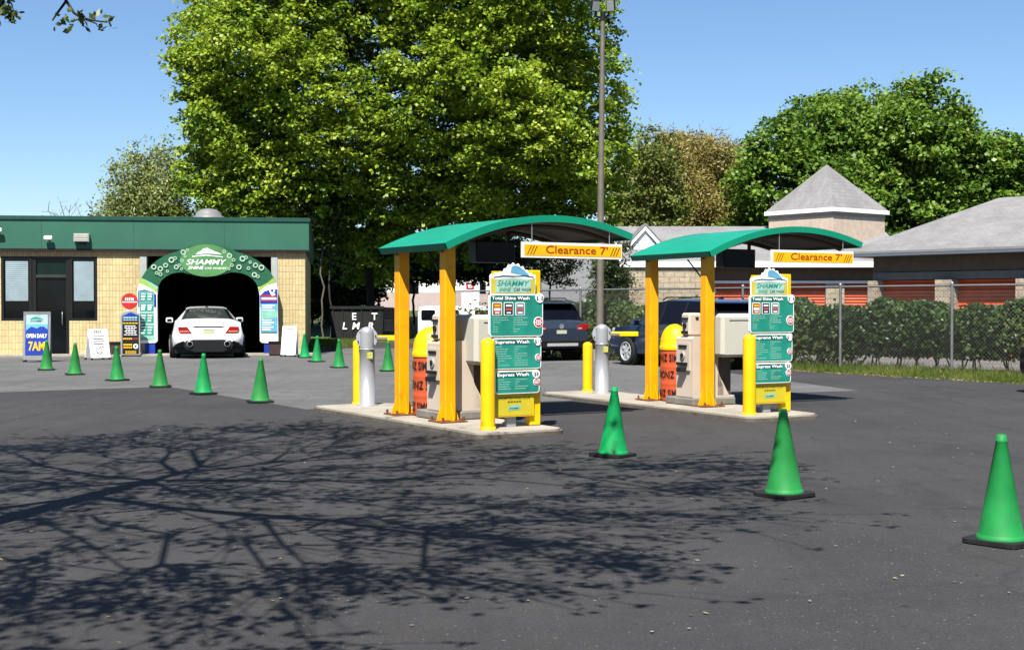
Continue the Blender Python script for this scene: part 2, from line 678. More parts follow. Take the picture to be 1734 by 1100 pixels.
def grow(mb, root, trunk_pts, targets, mat, r_tip, r_max, rng, jitter=.12, n=5, exp=2.4, back=.35, rmin_draw=0.):
    """branching skeleton: every target joins the nearest limb already grown"""
    nodes = [Vector(p) for p in trunk_pts]
    par = [-1] + list(range(len(nodes) - 1))
    T = sorted(targets, key=lambda p: (Vector(p) - nodes[min(len(nodes) - 1, 2)]).length)
    arr = np.array([tuple(p) for p in nodes])
    pathlen = [0.]
    for i in range(1, len(nodes)):
        pathlen.append(pathlen[-1] + (nodes[i] - nodes[i - 1]).length * .3)
    for t in T:
        tv = np.array(tuple(t))
        d = np.linalg.norm(arr - tv, axis=1)
        below = np.maximum(0, arr[:, 2] - tv[2]) * 1.2
        cost = d + below + np.array(pathlen) * back
        cost[:1] += 1.5
        k = int(np.argmin(cost))
        a, b = nodes[k], Vector(t)
        L_ = (b - a).length
        m = max(1, int(L_ / .8))
        prev = k
        side = Vector(rng.normal(size=3)) * jitter * L_
        side.z = abs(side.z) * .6
        for j in range(1, m + 1):
            s_ = j / m
            p = a.lerp(b, s_) + side * math.sin(PI * s_) + Vector(rng.normal(size=3)) * (.02 * L_ if j < m else 0)
            nodes.append(p)
            par.append(prev)
            pathlen.append(pathlen[prev] + L_ / m)
            prev = len(nodes) - 1
        arr = np.array([tuple(p) for p in nodes])
    w = [0.] * len(nodes)
    kids = {}
    for i, p in enumerate(par):
        kids.setdefault(p, []).append(i)
    for i in range(len(nodes) - 1, -1, -1):
        if i not in kids:
            w[i] = r_tip ** exp
        if par[i] >= 0:
            w[par[i]] += w[i]
    # order is parents first, so one reverse pass has summed every child
    rad = [min(r_max, x ** (1 / exp)) for x in w]
    # chains
    done = set()
    for i in range(len(nodes)):
        for c in kids.get(i, []):
            if c in done:
                continue
            ch = [i, c]
            done.add(c)
            while kids.get(ch[-1]):
                nx = max(kids[ch[-1]], key=lambda q: rad[q])
                if nx in done:
                    break
                done.add(nx)
                ch.append(nx)
            rr = [rad[q] for q in ch]
            rr[0] = min(rr[0], rr[1] * 1.25)
            if max(rr) < rmin_draw:
                continue
            mb.tube([nodes[q] for q in ch], rr, mat, n=n if rr[0] < .12 else n + 4, cap=False)
    return nodes
# ------------------------------------------------------------------ light, sky, camera
AZ, EL = R(11), R(55)
SUN_DIR = Vector((math.sin(AZ) * math.cos(EL), math.cos(AZ) * math.cos(EL), -math.sin(EL)))
w = bpy.data.worlds.new('World')
sc.world = w
w.use_nodes = True
sk = w.node_tree.nodes.new('ShaderNodeTexSky')
sk.sky_type = 'NISHITA'
sk.sun_disc = False
sk.sun_elevation = EL
sk.sun_rotation = PI + AZ
sk.altitude = 0
sk.air_density = 1.0
sk.dust_density = .0
sk.ozone_density = 7
w.node_tree.links.new(sk.outputs[0], w.node_tree.nodes['Background'].inputs['Color'])
w.node_tree.nodes['Background'].inputs['Strength'].default_value = .055
sd = bpy.data.lights.new('sun', 'SUN')
sd.energy = 5.0
sd.angle = R(.42)
sd.color = (1., .955, .88)
so = bpy.data.objects.new('sun', sd)
COL.objects.link(so)
so.rotation_euler = SUN_DIR.to_track_quat('-Z', 'Y').to_euler()
so.location = (-8, -20, 40)
cd = bpy.data.cameras.new('camera')
cd.sensor_width = 36
cd.lens = 36 * F / 1734
cd.clip_end = 3000
cd.clip_start = .1
co = bpy.data.objects.new('camera', cd)
COL.objects.link(co)
co.location = (0, 0, EYE)
co.rotation_euler = (R(90) - math.atan((550 - HY) / F), 0, 0)
sc.camera = co
sc.view_settings.view_transform = 'Standard'
sc.view_settings.look = 'None'
sc.view_settings.gamma = 1
sc.view_settings.exposure = 1.35
sc.cycles.max_bounces = 6
sc.cycles.transparent_max_bounces = 6
sc.cycles.use_denoising = True

# ------------------------------------------------------------------ shared colours
GREENFASCIA = pm('green_fascia_paint', (.040, .165, .105), .5, var=.14, scale=.5, dirt=.25, dcol=(.05, .10, .075))
TEAL = pm('teal_sheet_metal', (.008, .36, .23), .42, var=.14, scale=1.1, dirt=.3, dcol=(.05, .12, .09))
YELLOW = pm('yellow_post_paint', (.64, .28, .000), .45, var=.12, scale=2.2, dirt=.55, dcol=(.20, .07, .01))
YELLOW2 = pm('bright_yellow_plastic', (.66, .37, .000), .45, var=.1, scale=2.5, dirt=.4, dcol=(.24, .12, .01))
WHITE = pm('white_paint', (.74, .74, .73), .5, var=.05, scale=3)
OFFWHITE = pm('weathered_white', (.62, .60, .56), .6, var=.1, scale=3, dirt=.15)
BLACKP = pm('black_plastic', (.012, .012, .013), .45, var=.3, scale=4)
BLACKR = pm('black_rubber', (.014, .014, .015), .75, var=.35, scale=7)
DARKMET = pm('dark_metal', (.03, .03, .033), .4, .4, var=.2)
STEEL = pm('brushed_steel', (.58, .58, .58), .38, .75, var=.08, scale=8)
RUST = pm('rusty_steel', (.20, .07, .025), .8, var=.5, scale=14, bump=.3)
CONC = pm('pale_concrete', (.45, .41, .34), .9, var=.18, scale=2.2, bump=.3, bscale=35, dirt=.35)
BEIGE = pm('beige_machine_paint', (.76, .64, .52), .5, var=.05, scale=2, dirt=.08)
PALEGREY = pm('pale_grey_shell', (.68, .66, .56), .5, var=.05, scale=2, dirt=.1)
BROWNMET = pm('brown_machine_panel', (.13, .085, .06), .55, var=.15)
RED = pm('red_print', (.55, .02, .03), .5)
ORANGETXT = pm('orange_red_lettering', (.45, .045, .004), .5)
INK = pm('black_ink', (.008, .008, .008), .6)
PWHITE = pm('white_print', (.78, .79, .78), .5, var=.02)
SIGNGREEN = pm('teal_sign_print', (.020, .34, .24), .45, var=.25, scale=3)
SIGNDARK = pm('dark_teal_print', (.006, .09, .085), .45, var=.2, scale=3)
SIGNTXT = pm('pale_green_print', (.42, .66, .55), .5)
CYAN = pm('sky_blue_print', (.16, .50, .72), .5, var=.2, scale=6)
MINT = pm('mint_print', (.30, .68, .52), .5, var=.15, scale=6)
BLUE = pm('royal_blue_print', (.012, .05, .42), .45, var=.2, scale=4)
LIME = pm('lime_print', (.38, .60, .09), .5, var=.1)
BROWNBOX = pm('dark_brown_board', (.06, .032, .03), .7, var=.3, scale=6)

# ------------------------------------------------------------------ ground
GRASSM = pm('grass_soil', (.06, .095, .022), .95, var=.45, scale=1.3, bump=.5, bscale=30)


def poly_sheet(name, pts, z, mat, kind='structure'):
    mb = MB()
    mb.add([(x, y, z) for x, y in pts], [tuple(range(len(pts)))], mat)
    o = mb.build(name)
    o['kind'] = kind
    return o


g = MB()
g.add([(-1500, -300, 0), (1500, -300, 0), (1500, 2500, 0), (-1500, 2500, 0)], [(0, 1, 2, 3)], GRASSM)
tag(g.build('ground'), kind='structure')

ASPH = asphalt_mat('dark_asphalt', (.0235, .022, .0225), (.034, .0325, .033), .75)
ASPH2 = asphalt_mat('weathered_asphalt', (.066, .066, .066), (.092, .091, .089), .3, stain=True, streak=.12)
e1, e2 = gp(1350, 628), gp(1734, 650)
ex, ey = e2[0] - e1[0], e2[1] - e1[1]


def edge(t):
    return (e1[0] + ex * t, e1[1] + ey * t)


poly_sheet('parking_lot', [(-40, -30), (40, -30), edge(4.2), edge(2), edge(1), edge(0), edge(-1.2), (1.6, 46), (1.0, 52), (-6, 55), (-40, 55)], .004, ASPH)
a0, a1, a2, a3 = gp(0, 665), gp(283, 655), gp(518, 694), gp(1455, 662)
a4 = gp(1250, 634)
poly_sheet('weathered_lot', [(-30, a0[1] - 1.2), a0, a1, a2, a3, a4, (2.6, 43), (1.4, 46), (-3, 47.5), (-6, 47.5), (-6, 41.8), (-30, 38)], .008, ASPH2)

# ------------------------------------------------------------------ car wash building
PHI = R(8)
BO = Vector((gp(517, 600)[0], gp(517, 600)[1], 0))


def fac(px, py, off=0.):
    """pixel -> (x,z) on the plane of the facade, off metres in front of it"""
    dx, dy = (px - CX) / F, 1.0
    nx, ny = -math.sin(PHI), math.cos(PHI)
    t = (nx * BO.x + ny * BO.y - off) / (nx * dx + ny * dy)
    X, Y = dx * t, t
    lx = (X - BO.x) * math.cos(PHI) + (Y - BO.y) * math.sin(PHI)
    return lx, EYE - (py - HY) / F * Y


def bpos(lx, ly, z=0.):
    x, y = rot2(lx, ly, PHI)
    return (BO.x + x, BO.y + y, z)


BLOCK = brick_mat('cream_scored_block', (.78, .65, .34), (.70, .55, .28), (.54, .42, .22), .1, .2, 0., .008, .6)
BLOCKP = brick_mat('cream_soldier_block', (.74, .54, .28), (.68, .42, .22), (.46, .32, .18), .07, .4, 0., .012, .6)
bld = thing('car_wash_building', 'low cream block car wash building with a deep green fascia and open wash bay', 'building', BO, PHI)
x = lambda px: fac(px, 500)[0]
XL = -13.5
zt = 3.27
sx0, sx1 = x(2), x(165)
bx0, bx1 = x(243), x(465)
zs_top, zs_sill = 3.06, fac(80, 543)[1]
dx0, dx1 = x(56), x(117)
zb_top = 3.10
DEP = 14.
wl = MB()
wl.box(XL, sx0, 0, .3, 0, zt, BLOCK)
wl.box(sx0, sx1, 0, .3, zs_top, zt, BLOCKP)
wl.box(sx0, dx0, 0, .3, 0, zs_sill, BLOCK)
wl.box(dx1, sx1, 0, .3, 0, zs_sill, BLOCK)
wl.box(sx1, bx0, 0, .3, 0, zt, BLOCK)
wl.box(bx0, bx1, 0, .3, zb_top, zt, BLOCKP)
wl.box(bx1, 0, 0, .3, 0, zt, BLOCK)
wl.box(-.3, 0, .3, DEP, 0, zt, BLOCK)
wl.box(XL, XL + .3, .3, DEP, 0, zt, BLOCK)
wl.box(XL + .3, -.3, DEP - .3, DEP, 0, zt, BLOCK)
wl.box(XL, -.002, -.006, -.0015, 3.085, zt - .035, BLOCKP)
wl.build('wall', bld)
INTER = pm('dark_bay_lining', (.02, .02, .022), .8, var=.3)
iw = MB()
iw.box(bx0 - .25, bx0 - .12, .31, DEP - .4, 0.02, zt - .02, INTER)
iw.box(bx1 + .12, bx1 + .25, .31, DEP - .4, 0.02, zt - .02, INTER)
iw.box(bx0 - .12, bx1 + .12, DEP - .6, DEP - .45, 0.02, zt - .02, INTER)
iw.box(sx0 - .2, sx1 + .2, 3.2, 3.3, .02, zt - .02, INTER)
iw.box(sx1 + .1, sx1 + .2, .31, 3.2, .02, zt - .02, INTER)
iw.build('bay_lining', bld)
for u_ in (bx0, bx1):
    jm = MB()
    jm.box(u_ - .10, u_ + .10, -.03, .295, 0.0, zb_top - .004, pm('pale_jamb', (.5, .53, .5), .6))
    jm.build('bay_jamb', bld)
fs = MB()
fs.box(XL - .12, .12, -.14, DEP + .12, zt + .002, 4.18, GREENFASCIA)
fs.box(XL - .16, .16, -.18, DEP + .16, 4.182, 4.30, pm('dark_green_coping', (.02, .09, .065), .4))
fs.box(XL - .13, .13, -.15, -.141, zt - .03, zt + .03, DARKMET)  # dark strip draws the shadow line at the foot of the fascia
for j_ in range(1, 5):
    xj = XL + j_ * 2.75
    fs.box(xj, xj + .012, -.143, -.1405, zt + .03, 4.17, pm('dark_joint_green', (.02, .09, .06), .5))  # dark green strips mark the fascia panel joints
fs.build('fascia', bld, bevel=.008)
fl = MB()
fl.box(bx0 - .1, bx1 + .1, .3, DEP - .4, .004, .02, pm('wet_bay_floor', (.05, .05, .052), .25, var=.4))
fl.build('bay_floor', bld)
# storefront
DG = glass_mat('dark_window_glass', (.006, .008, .010))
FR = pm('dark_bronze_frame', (.014, .012, .011), .4, var=.2)
wx = [(sx0, x(54)), (x(118), sx1)]
BL = slat_mat('pale_blind', (.15, .21, .23), .062, .6, .35)
for k, (u0, u1) in enumerate(wx):
    f = MB()
    f.box(u0 + .003, u0 + .08, .02, .14, zs_sill + .003, zs_top - .003, FR)
    f.box(u1 - .08, u1 - .003, .02, .14, zs_sill + .003, zs_top - .003, FR)
    f.box(u0 + .081, u1 - .081, .02, .14, zs_top - .09, zs_top - .003, FR)
    f.box(u0 + .081, u1 - .081, .02, .14, zs_sill + .003, zs_sill + .08, FR)
    win = f.build('window', bld)
    p = MB()
    zb = fac(30, 509)[1]
    p.box(u0 + .082, u1 - .082, .085, .095, zs_sill + .081, zs_top - .091, DG)
    p.build('pane', win)
    b_ = MB()
    b_.box(u0 + .12, u1 - .12, .062, .078, zb, zs_top - .12, BL)
    b_.build('blind', win)
d = MB()
zt_ = fac(80, 468)[1]
d.box(x(54) + .003, dx0 + .09, .04, .16, .02, zs_top - .003, FR)
d.box(dx1 - .09, x(118) - .003, .04, .16, .02, zs_top - .003, FR)
d.box(dx0 + .091, dx1 - .091, .04, .16, zt_ - .03, zt_ + .06, pm('grey_transom_bar', (.05, .05, .05), .4))
d.box(dx0 + .091, dx1 - .091, .04, .16, zs_top - .09, zs_top - .003, FR)
door = d.build('door', bld)
p = MB()
p.box(dx0 + .092, dx1 - .092, .10, .11, zt_ + .061, zs_top - .091, glass_mat('green_tint_glass', (.006, .02, .016)))
p.box(dx0 + .092, dx1 - .092, .10, .11, .03, zt_ - .031, DG)
p.build('pane', door)
h = MB()
h.tube([(dx1 - .2, .02, .95), (dx1 - .2, -.03, 1.0), (dx1 - .2, -.03, 1.3), (dx1 - .2, .02, 1.35)], .012, STEEL)
h.build('handle', door)
v = MB()
vx = fac(346, 360)[0]
v.lathe([(.5, 0), (.5, .14), (.42, .16), (.40, .26), (.25, .36), (0.02, .40)], pm('grey_vent_dome', (.25, .25, .26), .5), 20, (vx, 1.6, 4.3))
v.build('roof_vent', bld)
ap = MB()
ap.box(XL, .35, -.9, -.002, .0, .06, CONC)
tag(ap.build('pavement', None, BO, PHI), kind='structure')


def light_box(px, py):
    lx, z = fac(px, py, .14)
    m = MB()
    m.cbox(-.23, .23, -.19, 0, -.13, .13, pm('grey_light_housing', (.45, .46, .44), .5), .015)
    for i in range(4):
        m.box(-.19, .19, -.2, -.191, -.1 + i * .05, -.075 + i * .05, PALEGREY)
    t = thing('wall_light', 'grey louvred box light on the green fascia, left of the arch', 'wall light', bpos(lx, -.142, z), PHI, 'lights on the green fascia')
    m.build('housing', t)
    b = MB()
    b.box(-.1, .1, -.12, -.001, -.2, -.131, BLACKP)
    b.build('bracket', t)


def flood(px, py, label):
    lx, z = fac(px, py, .14)
    t = thing('flood_light', label, 'wall light', bpos(lx, -.142, z), PHI, 'lights on the green fascia')
    m = MB()
    T = Matrix.Translation((0, -.16, 0)) @ Matrix.Rotation(R(-25), 4, 'X')
    m.cbox(-.12, .12, -.06, .05, -.05, .07, WHITE, .02, T)
    m.build('lamp_head', t)
    b = MB()
    b.cyl(.05, -.03, -.001, DARKMET, 10, axis='Y')
    b.tube([(0, -.02, 0), (0, -.1, -.03), (0, -.15, -.05)], .02, DARKMET)
    b.build('bracket', t)


light_box(140, 403)
flood(84, 404, 'small white floodlight on the green fascia above the storefront door')
flood(-1, 391, 'small floodlight on the green fascia at the left edge of the photo')

# ------------------------------------------------------------------ wash entrance arch
OFF = .45
arch = thing('entrance_arch', 'bubble patterned green arch with blue legs framing the wash bay entrance', 'arch', bpos(0, -OFF), PHI)
fp = lambda L_: [fac(a, b, OFF) for a, b in L_]
outer = fp([(236, 479), (240, 470), (247, 459), (256, 449), (267, 440), (279, 433), (291, 428), (300, 426)])
oval_t = fp([(312, 419), (330, 415), (350, 413), (370, 415), (388, 419)])
outer_r = fp([(400, 426), (411, 429), (424, 434), (435, 440), (447, 449), (456, 458), (463, 469), (467, 478)])
inner_r = fp([(437, 486), (433, 478), (427, 471), (419, 466), (408, 462), (397, 461), (390, 461)])
oval_b = fp([(380, 464), (366, 467), (350, 468), (334, 467), (320, 464)])
inner = fp([(310, 461), (302, 461), (291, 463), (281, 468), (273, 475), (268, 484)])
ARCHG = pm('deep_green_banner', (.018, .13, .062), .5, var=.3, scale=1.6)
ARCHM = pm('leaf_green_banner', (.10, .30, .10), .5, var=.25, scale=1.8)
band = MB()
D = .16
band.prism(outer + oval_t + outer_r + inner_r + oval_b + inner, 0, D, ARCHG)
RINGM = pm('pale_green_bubble', (.50, .68, .50), .5)
rng = random.Random(5)
bub = [(272, 455, 4.5), (266, 462, 3), (281, 449, 4), (291, 440, 5), (297, 437, 3), (304, 449, 2.5), (299, 452, 4), (311, 427, 4.5), (318, 423, 2.5), (309, 441, 3), (261, 452, 4.5), (272, 464, 3.4),
       (389, 433, 4.5), (380, 426, 3), (396, 440, 3), (411, 438, 5), (417, 436, 3), (405, 452, 4.5), (393, 449, 3), (421, 454, 3), (433, 449, 4.5), (443, 453, 5), (431, 465, 4.5), (437, 468, 3), (388, 455, 2.5), (308, 455, 2.5), (314, 434, 2.4), (284, 459, 2.5), (424, 444, 2.6)]
for px, py, r in bub:
    lx, z = fac(px, py, OFF)
    rr = r / F * 41
    ring(band, lx, z, rr * .55, rr, -.036, RINGM, 12)
arch_band = band.build('arch_band', arch)
em = MB()
ocx, ocz = fac(350, 441, OFF)
ov = [(ocx + .80 * math.cos(2 * PI * i / 36), ocz + .50 * math.sin(2 * PI * i / 36)) for i in range(36)]
em.prism(ov, -.03, -.001, ARCHM)
# splash over the car and lettering
sp = fp([(332, 431), (336, 427), (341, 425), (345, 421), (352, 420), (358, 423), (364, 426), (371, 428), (376, 431), (362, 429.5), (347, 429)])
em.flat(sp, -.034, PWHITE)
em.flat(fp([(326, 433.6), (350, 431.4), (378, 434.6), (378, 435.6), (350, 432.8), (326, 434.8)]), -.034, PWHITE)
em.text('SHAMMY', ocx, fac(350, 448, OFF)[1], .235, PWHITE, -.034, 'C', .006, .3, 1.22)
em.text('SHINE', fac(319, 455, OFF)[0], fac(319, 455.5, OFF)[1], .13, PWHITE, -.034, 'L', .014, .3, .48)
em.text('CAR WASHES', fac(384, 455, OFF)[0], fac(350, 455.5, OFF)[1], .085, PWHITE, -.034, 'R', .0, .3, .66)
em.build('emblem', arch)


def arch_leg(right):
    m = MB()
    if not right:
        m.prism(fp([(233, 579), (233, 488), (235.8, 480), (267.5, 485), (266, 500), (266, 577), (263, 580), (236, 581)]), 0.002, D - .002, PWHITE)
        m.flat(fp([(234, 520), (234, 492), (245, 490), (257, 493), (264.8, 499), (265, 520)]), -.003, BLUE)
        m.flat(fp([(236, 479), (240, 470.5), (250, 475), (267.5, 485), (266.2, 495), (254, 487), (243, 482)]), -.003, LIME)
        m.flat(fp([(243, 474), (250, 475), (267.5, 485), (266.6, 491), (256, 482)]), -.005, MINT)
        for y0, y1 in ((494, 510), (513, 527), (530, 547), (550, 568)):
            m.flat(fp([(237, y0), (260, y0), (260, y1), (237, y1)]), -.006, SIGNGREEN)
            ring_pts = fp([(236, y0 - 1), (261, y0 - 1), (261, y1 + 1), (236, y1 + 1)])
            m.flat(ring_pts, -.0045, SIGNTXT)
            for k in range(3):
                for q in range(2):
                    a0 = 239 + q * 11
                    yy = y0 + 2.5 + k * (y1 - y0 - 3) / 3
                    m.flat(fp([(a0, yy), (a0 + 8 - k, yy), (a0 + 8 - k, yy + 2), (a0, yy + 2)]), -.008, PWHITE)
        m.flat(fp([(236, 570), (262, 570), (262, 576), (236, 576)]), -.004, MINT)
    else:
        m.prism(fp([(437, 486), (467.5, 479), (470, 488), (471, 579), (468, 581), (443, 580), (440, 577), (440, 500)]), .002, D - .002, PWHITE)
        m.flat(fp([(440.5, 520), (440.5, 500), (448, 493), (458, 490), (469.5, 489), (470, 520)]), -.003, BLUE)
        m.flat(fp([(437.5, 487), (454, 478), (463, 470), (466.8, 478), (455, 481), (446, 487), (439, 494)]), -.003, LIME)
        ring(m, *fac(461, 484 + 8, OFF), .045, .09, -.006, PWHITE)
        m.flat(fp([(458, 497), (466, 497), (466, 501), (461, 502)]), -.006, PWHITE)
        for y0, y1, c in ((499, 502.5, RED), (503.5, 507, PWHITE), (507.6, 510, RED)):
            m.flat(fp([(443, y0), (468, y0), (468, y1), (443, y1)]), -.006, c)
        m.flat(fp([(441, 514), (470, 514), (470, 563), (441, 563)]), -.005, CYAN)
        m.flat(fp([(441, 528), (470, 524), (470, 537), (441, 541)]), -.007, MINT)
        for k, yy in enumerate((516, 520, 524, 541, 545, 549, 553, 557)):
            m.flat(fp([(444, yy), (466 - (k * 5) % 9, yy), (466 - (k * 5) % 9, yy + 1.6), (444, yy + 1.6)]), -.009, PWHITE)
        m.flat(fp([(442, 562), (469, 562), (469, 563.5), (442, 563.5)]), -.009, INK)
    m.build('leg_panel', arch)
    bpx = (251, 258) if not right else (453, 460)
    b = MB()
    c0, c1 = fac(bpx[0] - 6, 590, OFF)[0], fac(bpx[1] + 4, 590, OFF)[0]
    b.box(c0, c1, .03, D - .03, .02, fac(250, 580, OFF)[1] + .02, BLUE)
    b.build('leg_base', arch)


arch_leg(False)
arch_leg(True)


# ------------------------------------------------------------------ signs on the forecourt
def aframe(name, label, px, py_base, wpx, hpx, draw, frame=WHITE, turn=0., cat='sign', lean=.16, group=None):
    X, Y = gp(px, py_base)
    k = Y / F
    W, Hh = wpx * k, hpx * k
    t = thing(name, label, cat, (X, Y, .0), PHI + turn, group)
    for sgn, nm in ((1, 'front_board'), (-1, 'rear_board')):
        m = MB()
        # local board: x -W/2..W/2, z 0..H ; tilted so the tops meet
        T = Matrix.Translation((0, 0, .03)) @ (Matrix.Identity(4) if sgn > 0 else Matrix.Rotation(PI, 4, 'Z')) @ Matrix.Translation((0, -Hh * lean, 0)) @ Matrix.Rotation(-math.atan(lean), 4, 'X')
        m.box(-W / 2, W / 2, 0, .025, 0.04, Hh, frame, T)
        for s_ in (-1, 1):
            m.box(s_ * W * .46 - .03, s_ * W * .46 + .03, -.002, .03, -.03, .038, BLACKP, T)
        if sgn > 0:
            draw(m, T, W, Hh)
        m.build(nm, t)
    return t


def d_open(m, T, W, H):
    m.flat(rrect(-W * .42, W * .42, .12 * H, .97 * H, .02), -.004, BLUE, T=T)
    m.flat(rrect(-W * .40, W * .40, .70 * H, .955 * H, .02), -.007, pm('pale_sky_print', (.45, .66, .70), .5, var=.2), T=T)
    m.flat([(-.4 * W, .62 * H), (-.2 * W, .70 * H), (0, .66 * H), (.2 * W, .72 * H), (.4 * W, .64 * H), (.4 * W, .745 * H), (-.4 * W, .745 * H)], -.008, CYAN, T=T)
    m.flat([(-.25 * W, .86 * H), (-.08 * W, .90 * H), (.05 * W, .89 * H), (.22 * W, .86 * H), (.22 * W, .845 * H), (-.25 * W, .845 * H)], -.009, SIGNGREEN, T=T)
    m.text('SHAMMY', 0, .79 * H, .09, SIGNDARK, -.010, 'C', .01, .3, .5 * W, T=T)
    m.text('OPEN DAILY', 0, .475 * H, .15, PWHITE, -.010, 'C', .02, 0, .76 * W, T=T)
    m.text('7AM', 0, .22 * H, .34, YELLOW2, -.010, 'C', .025, 0, .60 * W, T=T)


def d_free(m, T, W, H):
    m.text('FREE', 0, .84 * H, .15, INK, -.004, 'C', .01, 0, .42 * W, T=T)
    for k in range(4):
        m.flat([(-.3 * W, (.74 - k * .085) * H), (.3 * W - .05 * (k % 2), (.74 - k * .085) * H), (.3 * W - .05 * (k % 2), (.775 - k * .085) * H), (-.3 * W, (.775 - k * .085) * H)], -.004, pm('grey_print', (.25, .22, .24), .6), T=T)
    m.text('JUST', 0, .30 * H, .14, INK, -.004, 'C', .01, 0, .44 * W, T=T)
    m.text('ASK!', 0, .16 * H, .14, INK, -.004, 'C', .01, 0, .42 * W, T=T)


def d_small(m, T, W, H):
    for k in range(2):
        m.flat([(-.22 * W, (.84 + k * .06) * H), (.26 * W, (.84 + k * .06) * H), (.26 * W, (.87 + k * .06) * H), (-.22 * W, (.87 + k * .06) * H)], -.004, pm('faded_red_print', (.5, .2, .2), .6), T=T)
    for k in range(7):
        m.flat([(-.3 * W, (.25 + k * .075) * H), ((.3 - .06 * (k % 3)) * W, (.25 + k * .075) * H), ((.3 - .06 * (k % 3)) * W, (.272 + k * .075) * H), (-.3 * W, (.272 + k * .075) * H)], -.004, pm('pale_grey_print', (.42, .42, .44), .6), T=T)


aframe('sandwich_board', 'blue A-frame sign reading OPEN DAILY 7AM in a grey frame', 63, 613, 44, 84, d_open, pm('grey_sign_frame', (.30, .31, .31), .5), 0.0, 'sign', .10)
aframe('sandwich_board', 'white A-frame board with black JUST ASK lettering standing open below the right storefront window', 165, 609, 34, 52, d_free, WHITE, R(34), 'sign', .26)
aframe('sandwich_board', 'white A-frame board with faint print leaning right of the arch by the planter box', 491, 604, 27, 51, d_small, WHITE, R(-24), 'sign', .17)

# tall black menu board with round red sign above
mx_, mz_ = fac(221, 603, 1.0)
menu = thing('menu_board', 'narrow black price board with blue peaked top left of the arch', 'sign', bpos(mx_, -1.0), PHI)
mp = lambda L_: [(a - mx_, b) for a, b in [fac(p, q, 1.0) for p, q in L_]]
m = MB()
m.prism(mp([(204, 601), (204, 534), (207, 530), (221, 525), (234, 530), (237, 534), (237, 601)]), 0, .06, pm('silver_edge', (.55, .55, .54), .4, .4))
m.flat(mp([(207, 599), (207, 535), (221, 528.5), (235, 534), (235, 599)]), -.003, INK)
m.flat(mp([(207.5, 541), (207.5, 534.5), (221, 529), (234.5, 533.5), (234.5, 541)]), -.005, BLUE)
for k, (yy, c, x0, x1, hh) in enumerate([(536, SIGNTXT, 209, 233, 3), (540.5, MINT, 209, 233, 2.2), (546, YELLOW2, 208, 234, 1.8), (551, PWHITE, 211, 230, 1.2), (554, PWHITE, 211, 232, 1.2), (557, PWHITE, 213, 229, 1.2), (560, PWHITE, 211, 232, 1.2), (563, PWHITE, 213, 231, 1.2), (566, PWHITE, 210, 233, 1.0),
                                    (572, YELLOW2, 208, 224, 2.4), (572, RED, 225, 234, 2.4), (582, YELLOW2, 209, 224, 3), (587, YELLOW2, 209, 224, 2.2), (594, YELLOW2, 212, 231, 1.6), (597, YELLOW2, 212, 231, 1.2)]):
    n = 5 if c is not PWHITE else 4
    for i in range(n):
        w0 = x0 + (x1 - x0) * i / n
        w1 = x0 + (x1 - x0) * (i + .82) / n
        m.flat(mp([(w0, yy), (w1, yy), (w1, yy + hh), (w0, yy + hh)]), -.007, c)
ring(m, *mp([(229.5, 586)])[0], .035, .075, -.007, PWHITE)
m.build('board', menu)
for s_ in (-.22, .22):
    f = MB()
    f.box(s_ - .03, s_ + .03, -.14, .2, .012, .05, BLACKP)
    f.build('foot', menu)
rs = thing('round_sign', 'round red sign with white lettering bars on a short post above the black price board', 'sign', bpos(mx_, -.93), PHI)
m = MB()
rx_, rz_ = mp([(219, 510)])[0]
m.lathe([(.245, -.012), (.245, .012)], RED, 28, (rx_, 0, rz_), 'Y', smooth=False)
m.flat([(rx_ + .235 * math.cos(2 * PI * i / 28), rz_ + .235 * math.sin(2 * PI * i / 28)) for i in range(28)], -.0135, pm('bright_red_print', (.62, .03, .025), .45))
m.box(rx_ - .22, rx_ + .22, -.018, -.015, rz_ - .035, rz_ - .005, PWHITE)
for k in range(5):
    m.box(rx_ - .13 + k * .055, rx_ - .10 + k * .055, -.018, -.015, rz_ + .03, rz_ + .11, PWHITE)
m.build('disc', rs)
m = MB()
m.box(rx_ - .02, rx_ + .02, .013, .05, .01, rz_, STEEL)
m.box(rx_ - .09, rx_ + .09, .012, .0124, rz_ - .46, rz_ - .25, PWHITE)
m.box(rx_ - .1, rx_ + .1, -.004, .0115, rz_ - .42, rz_ - .26, pm('pink_white_print', (.7, .5, .48), .5))
m.build('post', rs)


def planter(px, py, label, wv):
    X, Y = gp(px, py)
    k = Y / F
    t = thing('planter_box', label, 'planter', (X, Y), PHI)
    W, Hh = wv * k, 24 * k
    m = MB()
    m.cbox(-W / 2, W / 2, -.2, .2, .03, Hh, BROWNBOX, .01)
    m.box(-W / 2 - .02, W / 2 + .02, -.22, .22, Hh - .05, Hh + .012, BLACKP)
    m.build('box', t)
    m = MB()
    m.box(-W / 2 + .04, W / 2 - .04, -.17, .17, 0, .029, BLACKP)
    m.build('base', t)


planter(197, 603, 'low dark brown box at the block wall left of the black price board', 20)
planter(469, 602, 'low dark brown box between the right arch leg and a white A-frame board', 26)
# ------------------------------------------------------------------ pay islands
ISL = [dict(o=(-.826, 16.894), th=R(31.5)), dict(o=(2.887, 19.448), th=R(28))]
ZT = .07


def ipos(k, lx, ly, z=0.):
    I = ISL[k]
    x, y = rot2(lx, ly, I['th'])
    return (I['o'][0] + x, I['o'][1] + y, z)


WHERE = ['on the near island', 'on the far island']


